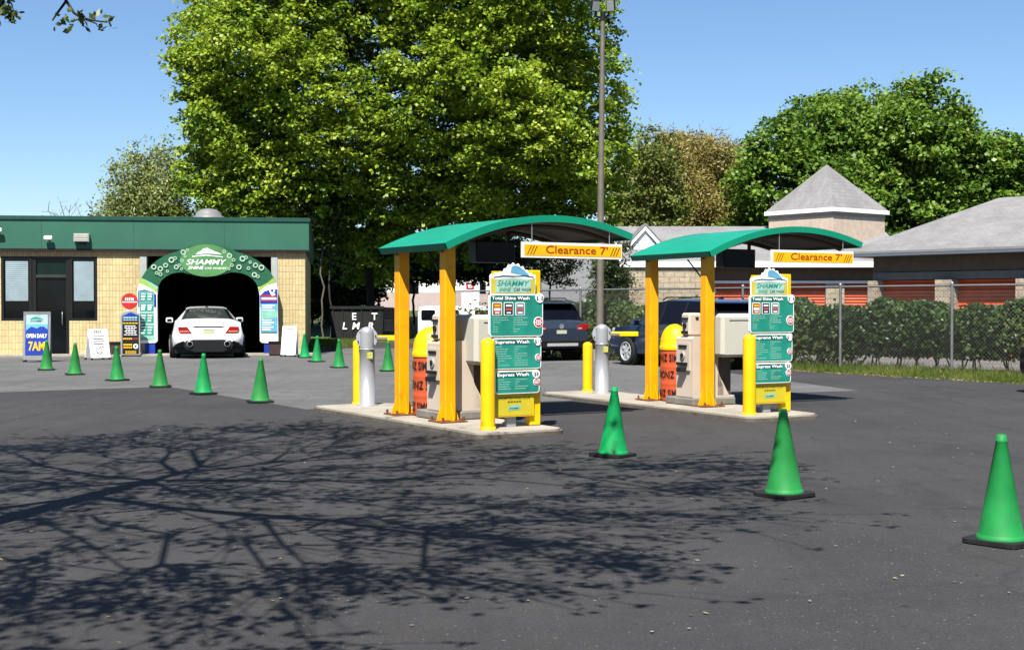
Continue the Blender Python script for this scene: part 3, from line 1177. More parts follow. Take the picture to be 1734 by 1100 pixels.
def island(k, A, xl, xr, yf, yb, label):
    t = thing('traffic_island', label, 'island', ipos(k, 0, 0), ISL[k]['th'], 'concrete pay islands')
    m = MB()
    r = .22
    p = []
    for cx, cy, a0 in ((xr - r, yb - r, 0), (xl + r, yb - r, 90), (xl + .14, yf + .14, 180), (xr - r, yf + r, 270)):
        rr = .14 if a0 == 180 else r
        for i in range(7):
            a = R(a0 + 15 * i)
            p.append((cx + rr * math.cos(a), cy + rr * math.sin(a)))
    m.prism(p, -.02, ZT, CONC, 'XY')
    m.build('slab', t, bevel=.012)
    e = MB()
    n = len(p)
    cx, cy = (xl + xr) / 2, (yf + yb) / 2
    q = [(cx + (a - cx) * (1 + .03 / max(.3, abs(a - cx))), cy + (b - cy) * (1 + .03 / max(.3, abs(b - cy)))) for a, b in p]
    em_ = pm('worn_steel_kerb_edge', (.20, .17, .13), .6, .2, var=.3, scale=6, dirt=.4)
    v = [(a, b, 0.004) for a, b in q] + [(a, b, ZT - .022) for a, b in q]
    e.add(v, [(i, (i + 1) % n, n + (i + 1) % n, n + i) for i in range(n)], em_)
    v = [(a, b, ZT - .022) for a, b in q] + [(a, b, ZT - .022) for a, b in p]
    e.add(v, [(i, (i + 1) % n, n + (i + 1) % n, n + i) for i in range(n)], em_)
    e.build('edge_strip', t)


island(0, None, -.42, .80, -1.55, 3.45, 'long pale concrete island with steel edge under the nearer left canopy')
island(1, None, -.62, .62, -1.80, 3.95, 'long pale concrete island under the farther right canopy')


def roof_z(x, L=2.92):
    s = x / L
    return 2.34 + .065 * x + 4 * .30 * s * (1 - s)


def canopy(k, post_y, label):
    t = thing('canopy', label, 'canopy', ipos(k, 0, 0), ISL[k]['th'], 'arched teal canopies over the lanes')
    th = .085
    n = 28
    L = 2.92
    y0, y1 = -.36, post_y + .27
    x0 = -.23
    m = MB()
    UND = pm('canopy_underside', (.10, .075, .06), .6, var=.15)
    top, bot = [], []
    for i in range(n + 1):
        xx = L * i / n
        dz = (roof_z(xx + .01) - roof_z(xx - .01)) / .02
        nl = math.hypot(1, dz)
        nx, nz = -dz / nl, 1 / nl
        top.append((x0 + xx, roof_z(xx)))
        bot.append((x0 + xx - nx * th, roof_z(xx) - nz * th))
    for ya, yb, mt in ((y0, y1, TEAL),):
        v = [(a, ya, z) for a, z in top] + [(a, yb, z) for a, z in top]
        m.add(v, [(i, i + 1, n + 2 + i, n + 1 + i) for i in range(n)], TEAL, None, True)
    dn = 0.022
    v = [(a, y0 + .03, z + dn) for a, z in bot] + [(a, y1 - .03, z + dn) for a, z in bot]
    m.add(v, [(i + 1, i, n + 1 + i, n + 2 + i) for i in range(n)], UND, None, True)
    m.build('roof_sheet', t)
    f = MB()
    TE = pm('teal_trim', (.002, .31, .175), .42, var=.06, scale=2)
    for yy, sgn in ((y0, 1), (y1, -1)):
        for i in range(n):
            a, b, c, d = top[i], top[i + 1], bot[i + 1], bot[i]
            lift = .004
            vs = []
            for yv in (yy, yy + sgn * .03):
                vs += [(a[0], yv, a[1] + lift), (b[0], yv, b[1] + lift), (c[0], yv, c[1]), (d[0], yv, d[1])]
            f.add(vs, [(0, 1, 2, 3), (7, 6, 5, 4), (0, 4, 5, 1), (3, 2, 6, 7)], TE)
    for i, sgn in ((0, 1), (n, -1)):
        a, b = top[i], bot[i]
        e = .03 * sgn
        vs = []
        for yv in (y0 + .031, y1 - .031):
            vs += [(a[0], yv, a[1] + .003), (b[0], yv, b[1]), (b[0] + e, yv, b[1]), (a[0] + e, yv, a[1] + .003)]
        f.add(vs, [(0, 1, 5, 4), (1, 2, 6, 5), (2, 3, 7, 6), (3, 0, 4, 7)], TE)
    f.build('edge_trim', t)
    # arched ribs below the sheet
    for yy in (0., post_y):
        rb = MB()
        pts = [(a + (0.0), yy, z - .045) for a, z in bot[1:-1]]
        rb.tube(pts, .035, BROWNMET, 6)
        rb.build('roof_rib', t)
    for yy in (0., post_y):
        p = MB()
        ztop = roof_z(.23) - .11
        p.cbox(-.078, .078, yy - .078, yy + .078, ZT + .02, ztop, YELLOW, .010)
        po = p.build('post', t)
        b = MB()
        b.cbox(-.19, .19, yy - .19, yy + .19, ZT + .003, ZT + .02, RUST, .004)
        for sx in (-1, 1):
            for sy in (-1, 1):
                b.cyl(.018, ZT + .021, ZT + .07, RUST, 6, (sx * .15, yy + sy * .15, 0))
        b.build('base_plate', po)
        for sx in (-1, 1):
            gmb = MB()
            gmb.prism([(sx * .079, ZT + .021), (sx * .165, ZT + .021), (sx * .079, ZT + .26)], yy - .008, yy + .008, YELLOW)
            gmb.build('gusset', po)
        gmb = MB()
        gmb.prism([(yy - .079, ZT + .021), (yy - .165, ZT + .021), (yy - .079, ZT + .26)], -.008, .008, YELLOW, 'YZ')
        gmb.build('gusset', po)
    s = MB()
    s.tube([(.0, .085, 1.92), (.0, .5, 2.25)], .012, DARKMET, 6)
    s.build('brace', t)
    return t


canopy(0, 1.30, 'arched teal canopy on yellow posts over the nearer lane, left of the light pole')
canopy(1, 1.46, 'arched teal canopy on yellow posts over the farther lane before the storage building')


def clearance(k, label):
    t = thing('clearance_sign', label, 'sign', ipos(k, .91, -.345), ISL[k]['th'], 'hanging Clearance signs')
    W, z0, z1 = 1.60, 2.185, 2.39
    m = MB()
    m.box(0, W, 0, .03, z0, z1, OFFWHITE)
    m.flat([(.035, z0 + .027), (W - .012, z0 + .027), (W - .012, z1 - .035), (.035, z1 - .035)], -.003, pm('yellow_sign_face', (.66, .32, .0), .45, var=.08))
    for s_ in (0, 1):
        for j in range(3):
            a = (.075 + j * .045) if s_ == 0 else (W - .20 + j * .045)
            m.flat([(a, z0 + .04), (a + .012, z0 + .04), (a + .072, z1 - .05), (a + .060, z1 - .05)], -.005, INK)
    m.text('Clearance 7\u2019', .865, z0 + .062, .145, ORANGETXT, -.006, 'C', .012, 0, 1.0)
    m.build('panel', t)
    for a in (.16, W - .2):
        h = MB()
        zr = roof_z(a + 1.16) - .08
        h.tube([(a, .015, z1 + .001), (a, .015, zr)], .008, STEEL, 6)
        h.build('hanger', t)


clearance(0, 'amber Clearance 7 foot sign hanging from the nearer canopy in front of the light pole')
clearance(1, 'amber Clearance 7 foot sign hanging from the farther canopy in front of the storage roof')


def lane_box(k, label):
    t = thing('lane_display', label, 'display box', ipos(k, 1.12, .75), ISL[k]['th'], 'black boxes under the canopies')
    m = MB()
    m.cbox(-.30, .32, -.06, .16, 2.15, 2.44, BLACKP, .012)
    m.build('housing', t)
    for a in (-.24, .26):
        b = MB()
        b.box(a - .02, a + .02, .01, .05, 2.442, roof_z(a + 1.12 + .23) - .09, BLACKP)
        b.build('bracket', t)


lane_box(0, 'black display box under the nearer canopy behind the Clearance sign')
lane_box(1, 'black display box under the farther canopy left of its Clearance sign')


def barrier(k, lx, ly, arm_len, label):
    t = thing('barrier_gate', label, 'barrier gate', ipos(k, lx, ly, ZT), 0., 'lane barrier gates')
    m = MB()
    SIL = pm('silver_painted_metal', (.55, .56, .58), .38, .35, var=.06, scale=4, dirt=.12)
    m.lathe([(.16, .0), (.16, .02), (.115, .021), (.115, .83), (.12, .835), (.12, .85), (.105, .855)], SIL, 24)
    m.box(.01, .095, -.121, -.112, .70, .80, pm('warning_sticker', (.55, .55, .12), .5, var=.5, scale=25))
    m.build('pedestal', t)
    h = MB()
    h.lathe([(.105, .86), (.105, 1.08), (.10, 1.12), (.075, 1.155), (.03, 1.172), (0.001, 1.175)], SIL, 24)
    h.build('head', t)
    d = MB()
    d.cyl(.165, -.03, .03, pm('pale_silver_disc', (.60, .61, .64), .35, .3, var=.08), 32, (0, .02, 1.0), 'Y', bev=.008)
    for i in range(6):
        a = PI / 3 * i + .3
        d.cyl(.010, -.035, .0, DARKMET, 6, (.135 * math.cos(a), 0, 1.0 + .135 * math.sin(a)), 'Y')
    d.build('hub_disc', t)
    a = MB()
    a.cbox(.16, arm_len, .0, .05, .965, 1.045, YELLOW2, .008)
    a.box(.14, .30, -.02, .07, .985, 1.02, STEEL)
    a.build('arm', t)


barrier(0, .30, 3.05, .50, 'silver barrier gate post with round hub and short yellow arm on the near island')
barrier(1, .16, 3.20, .62, 'silver barrier gate post with round hub and yellow arm on the far island')


def bollard(k, lx, ly, h, r, label, mat=YELLOW2):
    t = thing('bollard', label, 'bollard', ipos(k, lx, ly, ZT), ISL[k]['th'], 'yellow safety bollards')
    m = MB()
    p = [(r, 0), (r, h - r * .75)]
    for i in range(1, 6):
        a = R(90 * i / 5)
        p.append((max(.002, r * math.cos(a)), h - r * .75 + r * .75 * math.sin(a)))
    m.lathe(p, mat, 20)
    m.build('sleeve', t)
    b = MB()
    b.lathe([(r + .012, .001), (r + .012, .03), (r + .004, .035)], pm('yellow_sleeve_foot', (.62, .38, .006), .5, dirt=.4), 20)
    b.build('foot_ring', t)


bollard(0, -.09, -1.17, 1.10, .088, 'fat yellow bollard at the front of the near island by the menu sign')
bollard(1, -.38, -1.47, 1.10, .088, 'fat yellow bollard at the front of the far island by the menu sign')
bollard(0, .29, 3.33, .98, .085, 'yellow bollard half hidden behind the silver gate post on the near island')
bollard(1, .17, 3.68, .86, .085, 'yellow bollard left of the silver gate post on the far island')


# ------------------------------------------------------------------ menu signs
def menu_sign(k, lx, ly, label, price3='$8'):
    t = thing('menu_sign', label, 'menu sign', ipos(k, lx, ly, 0), ISL[k]['th'], 'car wash price menus')
    # local: panels from x 0 to .78, facing -y
    b = MB()
    b.cbox(.63, .79, .05, .17, ZT + .002, 2.0, YELLOW2, .012)
    b.build('post', t)
    b = MB()
    b.box(.30, .43, .06, .12, ZT + .002, .22, pm('grey_leg', (.45, .46, .45), .45, .3))
    b.build('leg', t)
    b = MB()
    b.box(.06, .13, .06, .12, ZT + .002, .22, BLACKP)
    b.build('leg', t)
    bb = MB()
    bb.box(.07, .66, .01, .045, .20, 1.98, YELLOW2)
    bb.flat([(.09, .215), (.645, .215), (.645, .47), (.09, .47)], .006, pm('lemon_print', (.74, .60, .03), .45, var=.06))
    bb.text('UNLIMITED WASH CLUB', .37, .415, .042, pm('olive_ink', (.16, .12, .01), .6), .003, 'C', .006, 0, .46)
    for j in range(5):
        bb.flat([(.28 + j * .04, .375), (.31 + j * .04, .375), (.31 + j * .04, .392), (.28 + j * .04, .392)], .003, MATS['olive_ink'])
    bb.flat([(.28, .275), (.46, .285), (.47, .33), (.44, .345), (.30, .335)], .003, MINT)
    bb.text('SHAMMY', .375, .293, .03, SIGNDARK, .001, 'C', .01, .3, .15)
    bb.build('backing_board', t)
    # header with splash cut-out
    hd = MB()
    prof = [(.02, 1.70), (.66, 1.70), (.665, 1.90), (.66, 1.945), (.625, 1.935), (.60, 1.965), (.565, 1.955), (.545, 2.0), (.51, 1.995), (.485, 2.045), (.45, 2.03), (.42, 2.075), (.38, 2.055), (.345, 2.085), (.315, 2.055), (.28, 2.065), (.255, 2.02), (.22, 2.01),
            (.195, 1.965), (.155, 1.975), (.13, 1.945), (.095, 1.96), (.07, 1.935), (.03, 1.945), (.012, 1.915)]
    hd.prism(prof, -.022, -.004, PWHITE)
    hd.flat([(.025, 1.705), (.655, 1.705), (.655, 1.90), (.60, 1.885), (.34, 1.90), (.08, 1.885), (.025, 1.905)], -.0245, pm('lemon_header', (.70, .60, .08), .45, var=.2, scale=5))
    hd.flat([(.09, 1.72), (.58, 1.72), (.60, 1.88), (.34, 1.895), (.10, 1.88)], -.0265, pm('pale_mint_header', (.45, .72, .60), .45, var=.15, scale=5))
    hd.flat([(.30, 1.965), (.315, 2.035), (.36, 2.055), (.43, 2.04), (.50, 1.995), (.56, 1.945), (.57, 1.93), (.42, 1.945)], -.0255, CYAN)
    hd.flat([(.06, 1.91), (.20, 1.93), (.36, 1.925), (.52, 1.935), (.64, 1.915), (.64, 1.905), (.5, 1.922), (.34, 1.912), (.2, 1.915), (.06, 1.90)], -.0262, pm('navy_line', (.03, .10, .25), .5))
    hd.text('SHAMMY', .34, 1.80, .098, SIGNGREEN, -.0285, 'C', .008, .3, .46)
    hd.text('SHINE', .135, 1.735, .062, pm('green_print', (.03, .36, .16), .5), -.0285, 'L', .010, .3, .17)
    hd.text('CAR WASH', .595, 1.735, .062, INK, -.0285, 'R', .012, .25, .25)
    hd.build('header_panel', t)

    def panel(x0, x1, z0, z1, title, price, big):
        p = MB()
        p.prism(rrect(x0, x1, z0, z1, .04), -.026, .004, PWHITE)
        p.flat(rrect(x0 + .012, x1 - .012, z0 + .012, z1 - .012, .032), -.029, SIGNGREEN)
        W = x1 - x0
        # dark title strip
        p.flat([(x0 + .02, z1 - .078), (x0 + W * .74, z1 - .078), (x0 + W * .74, z1 - .022), (x0 + .02, z1 - .022)], -.031, SIGNDARK)
        p.text(title, x0 + .03, z1 - .066, .058, PWHITE, -.034, 'L', .020, 0, W * .70)
        # price roundel
        r = .060 if big else .052
        cx, cz = x1 - .055, z1 - .045
        p.lathe([(r, -.040), (r, -.030)], PWHITE, 20, (cx, 0, cz), 'Y', smooth=False)
        p.text(price, cx, cz - .026, .068, INK, -.043, 'C', .008, 0, .10 if len(price) > 2 else .065)
        # red roundel
        rr = .068 if big else .045
        qx, qz = x1 - (.07 if big else .05), z0 + (.17 if big else .085)
        if not big and z1 - z0 > .22:
            qz = z0 + .135
        p.lathe([(rr, -.036), (rr, -.030)], PWHITE, 20, (qx, 0, qz), 'Y', smooth=False)
        p.flat(circ(qx, qz, rr * .86), -.038, RED)
        for j, hw in enumerate((.55, .7, .5)):
            zz = qz + rr * (.32 - j * .36)
            for i in range(3):
                a = qx - rr * hw + i * rr * hw * .7
                p.flat([(a, zz - rr * .09), (a + rr * hw * .55, zz - rr * .09), (a + rr * hw * .55, zz + rr * .11), (a, zz + rr * .11)], -.0395, PWHITE)
        zt = z1 - .10
        if big:
            for j, c in enumerate((pm('orange_badge', (.60, .10, .03), .5, var=.3, scale=9), pm('charcoal_badge', (.02, .03, .03), .5), pm('grey_badge', (.24, .30, .30), .5))):
                a = x0 + .045 + j * .165
                p.flat(rrect(a - .008, a + .128, zt - .158, zt + .002, .015), -.031, PWHITE)
                p.flat(rrect(a, a + .12, zt - .15, zt - .006, .012), -.033, c)
                p.flat([(a + .02, zt - .05), (a + .10, zt - .05), (a + .10, zt - .028), (a + .02, zt - .028)], -.035, YELLOW2 if j == 0 else PWHITE)
                p.flat([(a + .015, zt - .10), (a + .105, zt - .10), (a + .105, zt - .07), (a + .015, zt - .07)], -.035, pm('faded_red_badge', (.55, .12, .12), .5) if j else PWHITE)
                p.flat([(a + .03, zt - .135), (a + .09, zt - .135), (a + .09, zt - .118), (a + .03, zt - .118)], -.035, PWHITE)
            zt -= .18
        # rows of small illegible items in two columns
        rg = random.Random(len(title))
        rows = int((zt - z0 - .02) / .028)
        for j in range(rows):
            zz = zt - j * .028 - .012
            for c0 in (x0 + .045, x0 + W * .44):
                a = c0
                lim = c0 + W * (.30 if c0 < x0 + W * .3 else .28)
                while a < lim - .02:
                    wd = rg.uniform(.018, .05)
                    p.flat([(a, zz), (a + wd, zz), (a + wd, zz + .009), (a, zz + .009)], -.031, SIGNTXT)
                    a += wd + .008
                    if rg.random() < .18:
                        break
        p.build('price_panel', t)
    panel(.0, .77, 1.185, 1.70, 'Total Shine Wash', '$18', True)
    panel(.045, .745, .785, 1.165, 'Supreme Wash', '$15', False)
    panel(.08, .72, .485, .765, 'Express Wash', price3, False)


menu_sign(0, -.03, -1.08, 'green price menu with splash header in front of the navy car, on the near island')
menu_sign(1, -.29, -1.34, 'green price menu with splash header in front of the hedge, on the far island')


# ------------------------------------------------------------------ litter drums
def drum(k, lx, ly, turn, label):
    t = thing('litter_drum', label, 'litter bin', ipos(k, lx, ly, ZT), ISL[k]['th'] + turn, 'wrapped litter drums')
    ORW = pm('orange_drum_wrap', (.72, .115, .035), .5, var=.10, scale=4, dirt=.12)
    m = MB()
    r = .25
    prof = [(r - .02, 0), (r, .02)]
    for i in range(15):
        z = .04 + i * .052
        prof += [(r, z), (r + (.008 if i in (4, 9) else 0), z + .026)]
    prof += [(r, .80), (r - .02, .82)]
    m.lathe(prof, ORW, 32)
    # wrap lettering bent round the drum
    for row, (z, ph) in enumerate(((.63, 0.), (.37, .45), (.08, -.1))):
        for rep in range(4):
            v, f = text_mesh('SIMONIZ', .02, 0)
            xs = [p[0] for p in v]
            wd = max(xs) - min(xs)
            kx = .36 / wd
            vs = []
            for p_ in v:
                a = -PI / 2 + ph + rep * PI / 2 + (p_[0] * kx - .18) / r
                vs.append(((r + .011) * math.cos(a), (r + .011) * math.sin(a), z + p_[1] * .155))
            m.add(vs, f, INK)
    m.build('drum', t)
    d = MB()
    prof = [(r + .012, .80), (r + .018, .83), (r + .012, .86)]
    for i in range(9):
        a = R(i * 10)
        prof.append((max(.003, (r + .005) * math.cos(a) ** .75), .87 + .33 * math.sin(a)))
    prof.append((.002, 1.205))
    d.lathe(prof, YELLOW2, 32)
    d.build('dome_lid', t)


drum(0, .30, 1.0, -.55, 'orange wrapped litter drum with yellow dome lid on the near island')
drum(1, .27, 1.17, -.35, 'orange wrapped litter drum with yellow dome lid on the far island')


# ------------------------------------------------------------------ pay machines
def kiosk(k, lx, ly, label):
    t = thing('pay_station', label, 'pay station', ipos(k, lx, ly, ZT), ISL[k]['th'], 'beige pay stations')
    pl = MB()
    pl.cbox(-.22, .57, .12, .85, .002, .11, pm('grey_plinth', (.25, .23, .20), .9, var=.2, bump=.3), .015)
    pl.build('plinth', t)
    c = MB()
    c.prism([(-.17, .112), (.40, .112), (.40, .25), (.30, .50), (.30, 1.0), (.27, 1.03), (-.14, 1.03), (-.17, 1.0)], .20, .62, BEIGE)
    cab = c.build('cabinet', t, bevel=.012)
    s = MB()      # slots on the lane side, facing -x
    T = Matrix.Translation((-.17, .41, 0)) @ Matrix.Rotation(-PI / 2, 4, 'Z')
    s.box(-.16, .16, -.03, -.001, .52, .93, BEIGE, T)
    s.box(-.10, .10, -.045, -.031, .86, .90, BLACKP, T)
    s.cyl(.055, -.05, -.031, pm('pale_ring', (.6, .58, .52), .5), 16, (0, 0, .74), 'Y', T)
    s.cyl(.038, -.056, -.051, BLACKP, 16, (0, 0, .74), 'Y', T)
    s.box(-.12, .12, -.07, -.031, .60, .64, BLACKP, T)
    s.prism([(-.09, -.031), (.09, -.031), (.06, -.11), (-.06, -.11)], .50, .56, DARKMET, 'XY', T)
    s.build('slot_panel', t)
    h = MB()
    h.cbox(-.16, .08, .30, .52, 1.032, 1.38, BEIGE, .03)
    T2 = Matrix.Translation((-.16, .41, 0)) @ Matrix.Rotation(-PI / 2, 4, 'Z')
    h.box(-.08, .08, -.022, -.001, 1.28, 1.31, BLACKP, T2)
    h.cyl(.04, -.022, -.001, BLACKP, 16, (0, 0, 1.19), 'Y', T2)
    h.box(-.08, .08, -.022, -.001, 1.07, 1.11, DARKMET, T2)
    h.box(-.05, .0, .285, .299, 1.29, 1.32, BLACKP)
    h.build('reader_head', t)
    # machine with the big shell, standing right beside it
    p = MB()
    p.box(.305, .56, .24, .70, .30, .72, BROWNMET)
    p.box(.405, .56, .24, .70, .14, .298, BROWNMET)
    p.box(.401, .60, .20, .76, .111, .138, BEIGE)
    p.prism([(.29, .14), (.50, .14), (.29, .50)], .20, .236, BEIGE)
    p.build('column', t)
    bx = MB()
    bx.cbox(.18, .78, -.06, .56, .72, 1.37, PALEGREY, .05)
    bx.box(.22, .74, -.066, -.061, .76, 1.31, PALEGREY)
    bx.box(.30, .70, -.072, -.0665, 1.265, 1.275, DARKMET)
    bx.cyl(.018, -.075, -.062, DARKMET, 10, (.715, 0, 1.27), 'Y')
    bx.build('shell', t, bevel=.02)
    return t


kiosk(0, .20, .0, 'beige pay station with pale boxy shell and black slots on the near island')
kiosk(1, .05, .0, 'beige pay station with pale boxy shell and black slots on the far island')

# ------------------------------------------------------------------ traffic cones
CONEG = pm('green_cone_pvc', (.001, .33, .060), .55, var=.2, scale=4, dirt=.6, dcol=(.03, .13, .05), spec=.2, tint=.22)


def cone(px, py, label, turn, proto=None):
    X, Y = gp(px, py)
    if proto:
        c_ = place_copy(proto, (X, Y, .010), turn, label)
        c_.rotation_euler = (R(1.3 * math.sin(px)), R(1.3 * math.cos(px * 1.7)), turn)
        return c_
    t = thing('traffic_cone', label, 'traffic cone', (X, Y, .008), turn, 'green traffic cones marking the lanes')
    m = MB()
    m.lathe([(.158, .028), (.158, .045), (.146, .055), (.143, .06), (.036, .66), (.038, .663), (.038, .675), (.034, .68), (.033, .705), (.024, .712), (.018, .70)], CONEG, 36)
    m.build('cone_body', t)
    b = MB()
    p = []
    for cx, cy, a0 in ((.13, .13, 0), (-.13, .13, 90), (-.13, -.13, 180), (.13, -.13, 270)):
        for i in range(4):
            a = R(a0 + 30 * i)
            p.append((cx + .065 * math.cos(a), cy + .065 * math.sin(a)))
    b.prism(p, .004, .03, BLACKR, 'XY')
    for sx in (-1, 1):
        for sy in (-1, 1):
            b.box(sx * .15 - .03, sx * .15 + .03, sy * .15 - .03, sy * .15 + .03, -.004, .0035, BLACKR)
    b.build('base', t, bevel=.006)
    return t


c0 = cone(1697, 921, 'green traffic cone nearest the camera, on open asphalt at the right edge', .75)
for px, py, a, lb in ((1329, 841, .6, 'green traffic cone in front of the right yellow menu sign'), (1038, 773, .9, 'green traffic cone standing alone in the tree shadow between the two islands'),
                      (440, 682, .4, 'green traffic cone at the near end of the left row, closest to the near island'), (344, 668, .7, 'green traffic cone directly in front of the white car, second in the left row'),
                      (271, 656, .2, 'green traffic cone in front of the left leg of the arch'), (198, 645, .9, 'green traffic cone in front of the black price board'),
                      (126, 635, .5, 'green traffic cone in front of the white JUST ASK board'), (78, 627, .3, 'green traffic cone overlapping the blue OPEN DAILY sign'),
                      (516, 606, .3, 'green traffic cone against the right corner of the block building'), (536, 613, .8, 'green traffic cone just right of the one by the building corner'),
                      (574, 623, .5, 'green traffic cone in front of the black lettered container'), (657, 629, .2, 'green traffic cone partly behind the left post of the near canopy')):
    cone(px, py, lb, a, c0)
def hill_z(y):
    t = max(0., min(1., (y - 66) / 120))
    return 9.5 * t * t * (3 - 2 * t) if y < 186 else 9.5 + (y - 186) * .004


# ------------------------------------------------------------------ vehicles (local: rear at y=0, nose towards +y)
TYRE = pm('tyre_rubber', (.012, .012, .013), .8, var=.3)
ALLOY = pm('silver_alloy', (.80, .81, .83), .3, .35, var=.05)
CARGLASS = glass_mat('tinted_car_glass', (.006, .007, .012))
TRIMB = pm('black_trim', (.010, .010, .011), .5, var=.2)
REDLAMP = pm('red_lamp_lens', (.45, .012, .01), .12, var=.15, scale=12, coat=.6)
CLEARLAMP = pm('clear_lamp_lens', (.55, .58, .60), .08, .2, var=.2, scale=20)
PLATE = pm('plate_cream', (.66, .66, .50), .4, var=.05)


def car_body(t, S, paint, gh, rw, fw, side):
    """S rows: y, zb, wl, zm, wm, zs, ws, zr, wr.  gh etc.: station index ranges"""
    def ringp(r):
        y, zb, wl, zm, wm, zs, ws, zr, wr = r
        return [(0, y, zb), (wl * .9, y, zb), (wl, y, zb + .06), (wm, y, zm), (ws, y, zs), (wr, y, zr - .035), (wr * .82, y, zr), (wr * .4, y, zr + .012), (0, y, zr + .016)]
    P = [ringp(r) for r in S]
    body, rear, front = MB(), MB(), MB()
    sides = {1: MB(), -1: MB()}
    for i in range(len(S) - 1):
        for sg in (1, -1):
            for j in range(8):
                q = [P[i][j], P[i][j + 1], P[i + 1][j + 1], P[i + 1][j]]
                q = [(sg * a, b, c) for a, b, c in q]
                if sg > 0:
                    q = q[::-1]
                tgt, mt = body, paint
                if j >= 5 and i in rw:
                    tgt, mt = rear, CARGLASS
                elif j >= 5 and i in fw:
                    tgt, mt = front, CARGLASS
                elif j == 4 and i in side:
                    tgt, mt = sides[sg], CARGLASS
                elif j <= 1:
                    mt = TRIMB
                tgt.add(q, [(0, 1, 2, 3)], mt, None, True)
    for k, rv in ((0, 1), (-1, 0)):
        pts = P[k] + [(-a, b, c) for a, b, c in P[k][-2:0:-1]]
        body.add(pts, [tuple(range(len(pts)))[::-1 if rv else 1]], paint)
    b = body.build('body', t)
    import bmesh as bm_
    for o in (b,):
        bm = bm_.new()
        bm.from_mesh(o.data)
        bm_.ops.remove_doubles(bm, verts=bm.verts, dist=.0005)
        bm_.ops.recalc_face_normals(bm, faces=bm.faces)
        for e in bm.edges:
            if len(e.link_faces) == 2 and e.calc_face_angle(0) > R(38):
                e.smooth = False
        bm.to_mesh(o.data)
        bm.free()
    rear.build('rear_window', t)
    front.build('windscreen', t)
    sides[-1].build('side_window', t)
    sides[1].build('side_window', t)
    return b


def wheel(t, x, y, r, w_, sg, spokes=5, twin=True):
    m = MB()
    m.lathe([(r * .62, -w_ * .1), (r * .66, -w_ / 2), (r * .93, -w_ / 2), (r, -w_ * .36), (r, w_ * .36), (r * .93, w_ / 2), (r * .66, w_ / 2), (r * .62, w_ * .1)], TYRE, 28, (x, y, r), 'X', cap=False)
    o = m.build('wheel', t)
    rm = MB()
    xo = x + sg * w_ * .5
    rm.lathe([(r * .68, sg * -.10), (r * .69, sg * .004), (r * .63, sg * .006), (r * .61, sg * -.05)], ALLOY, 28, (xo, y, r), 'X', cap=False)
    rm.cyl(r * .60, min(sg * -.07, sg * -.08), max(sg * -.07, sg * -.08), TRIMB, 20, (xo, y, r), 'X')
    rm.cyl(r * .13, min(0, sg * -.06), max(0, sg * -.06), ALLOY, 14, (xo, y, r), 'X')
    for i in range(spokes):
        for dd in ((-.13, .13) if twin else (0,)):
            a = 2 * PI * i / spokes + dd
            T = Matrix.Translation((xo - sg * .03, y, r)) @ Matrix.Rotation(a, 4, 'X')
            rm.box(-.018, .018, -.020, .020, r * .08, r * .63, ALLOY, T)
    rm.build('rim', o)
    return o


def arch_disc(mb, x, y, r, sg):
    mb.cyl(r * 1.16, min(x, x - sg * .25), max(x, x - sg * .25), TRIMB, 30, (0, y, r), 'X')


def mirror(t, x, y, z, sg, paint, s=1.):
    m = MB()
    m.cbox(min(x + sg * .04, x + sg * .25 * s), max(x + sg * .04, x + sg * .25 * s), y, y + .16, z - .08, z + .075 * s, paint, .03)
    m.box(min(x + sg * .075, x + sg * .215 * s), max(x + sg * .075, x + sg * .215 * s), y - .003, y - .0005, z - .045, z + .04, CARGLASS)
    m.box(min(x - sg * .04, x + sg * .05), max(x - sg * .04, x + sg * .05), y + .05, y + .11, z - .08, z - .04, TRIMB)
    m.build('mirror', t)


# ---- white coupe entering the bay
WPAINT = pm('white_car_paint', (.76, .77, .77), .18, var=.02, coat=.7)
cx_, cy_ = gp(353, 607.5)
car = thing('white_coupe', 'white coupe nosed into the wash bay under the bubble arch, seen from behind', 'car', (cx_, cy_, .008), R(15))
S = [(0.00, .46, .70, .60, .84, .74, .80, .80, .66),
     (0.05, .40, .86, .62, .94, .90, .88, .97, .74),
     (0.16, .34, .95, .66, 1.0, 1.00, .92, 1.08, .78),
     (0.30, .30, .99, .66, 1.015, 1.04, .93, 1.12, .80),
     (0.62, .24, 1.0, .68, 1.025, 1.06, .93, 1.15, .77),
     (1.35, .22, 1.0, .68, 1.02, 1.07, .93, 1.46, .60),
     (1.9, .20, 1.0, .66, 1.01, 1.06, .92, 1.505, .60),
     (2.5, .20, 1.0, .66, 1.01, 1.04, .92, 1.49, .60),
     (3.0, .20, 1.0, .66, 1.01, 1.02, .91, 1.42, .58),
     (3.75, .20, 1.0, .66, 1.01, 1.0, .90, 1.06, .74),
     (4.5, .22, .98, .62, .99, .90, .88, .95, .70),
     (4.78, .26, .86, .58, .88, .74, .78, .80, .60)]
car_body(car, S, WPAINT, None, {4}, {8}, {5, 6, 7})
u = MB()
u.prism([(-.64, .52), (-.42, .555), (.42, .555), (.64, .52), (.70, .42), (.66, .30), (.40, .20), (-.40, .20), (-.66, .30), (-.70, .42)], -.02, .3, TRIMB)
u.box(-.95, .95, .30, .8, .16, .36, TRIMB)
u.build('diffuser', car)
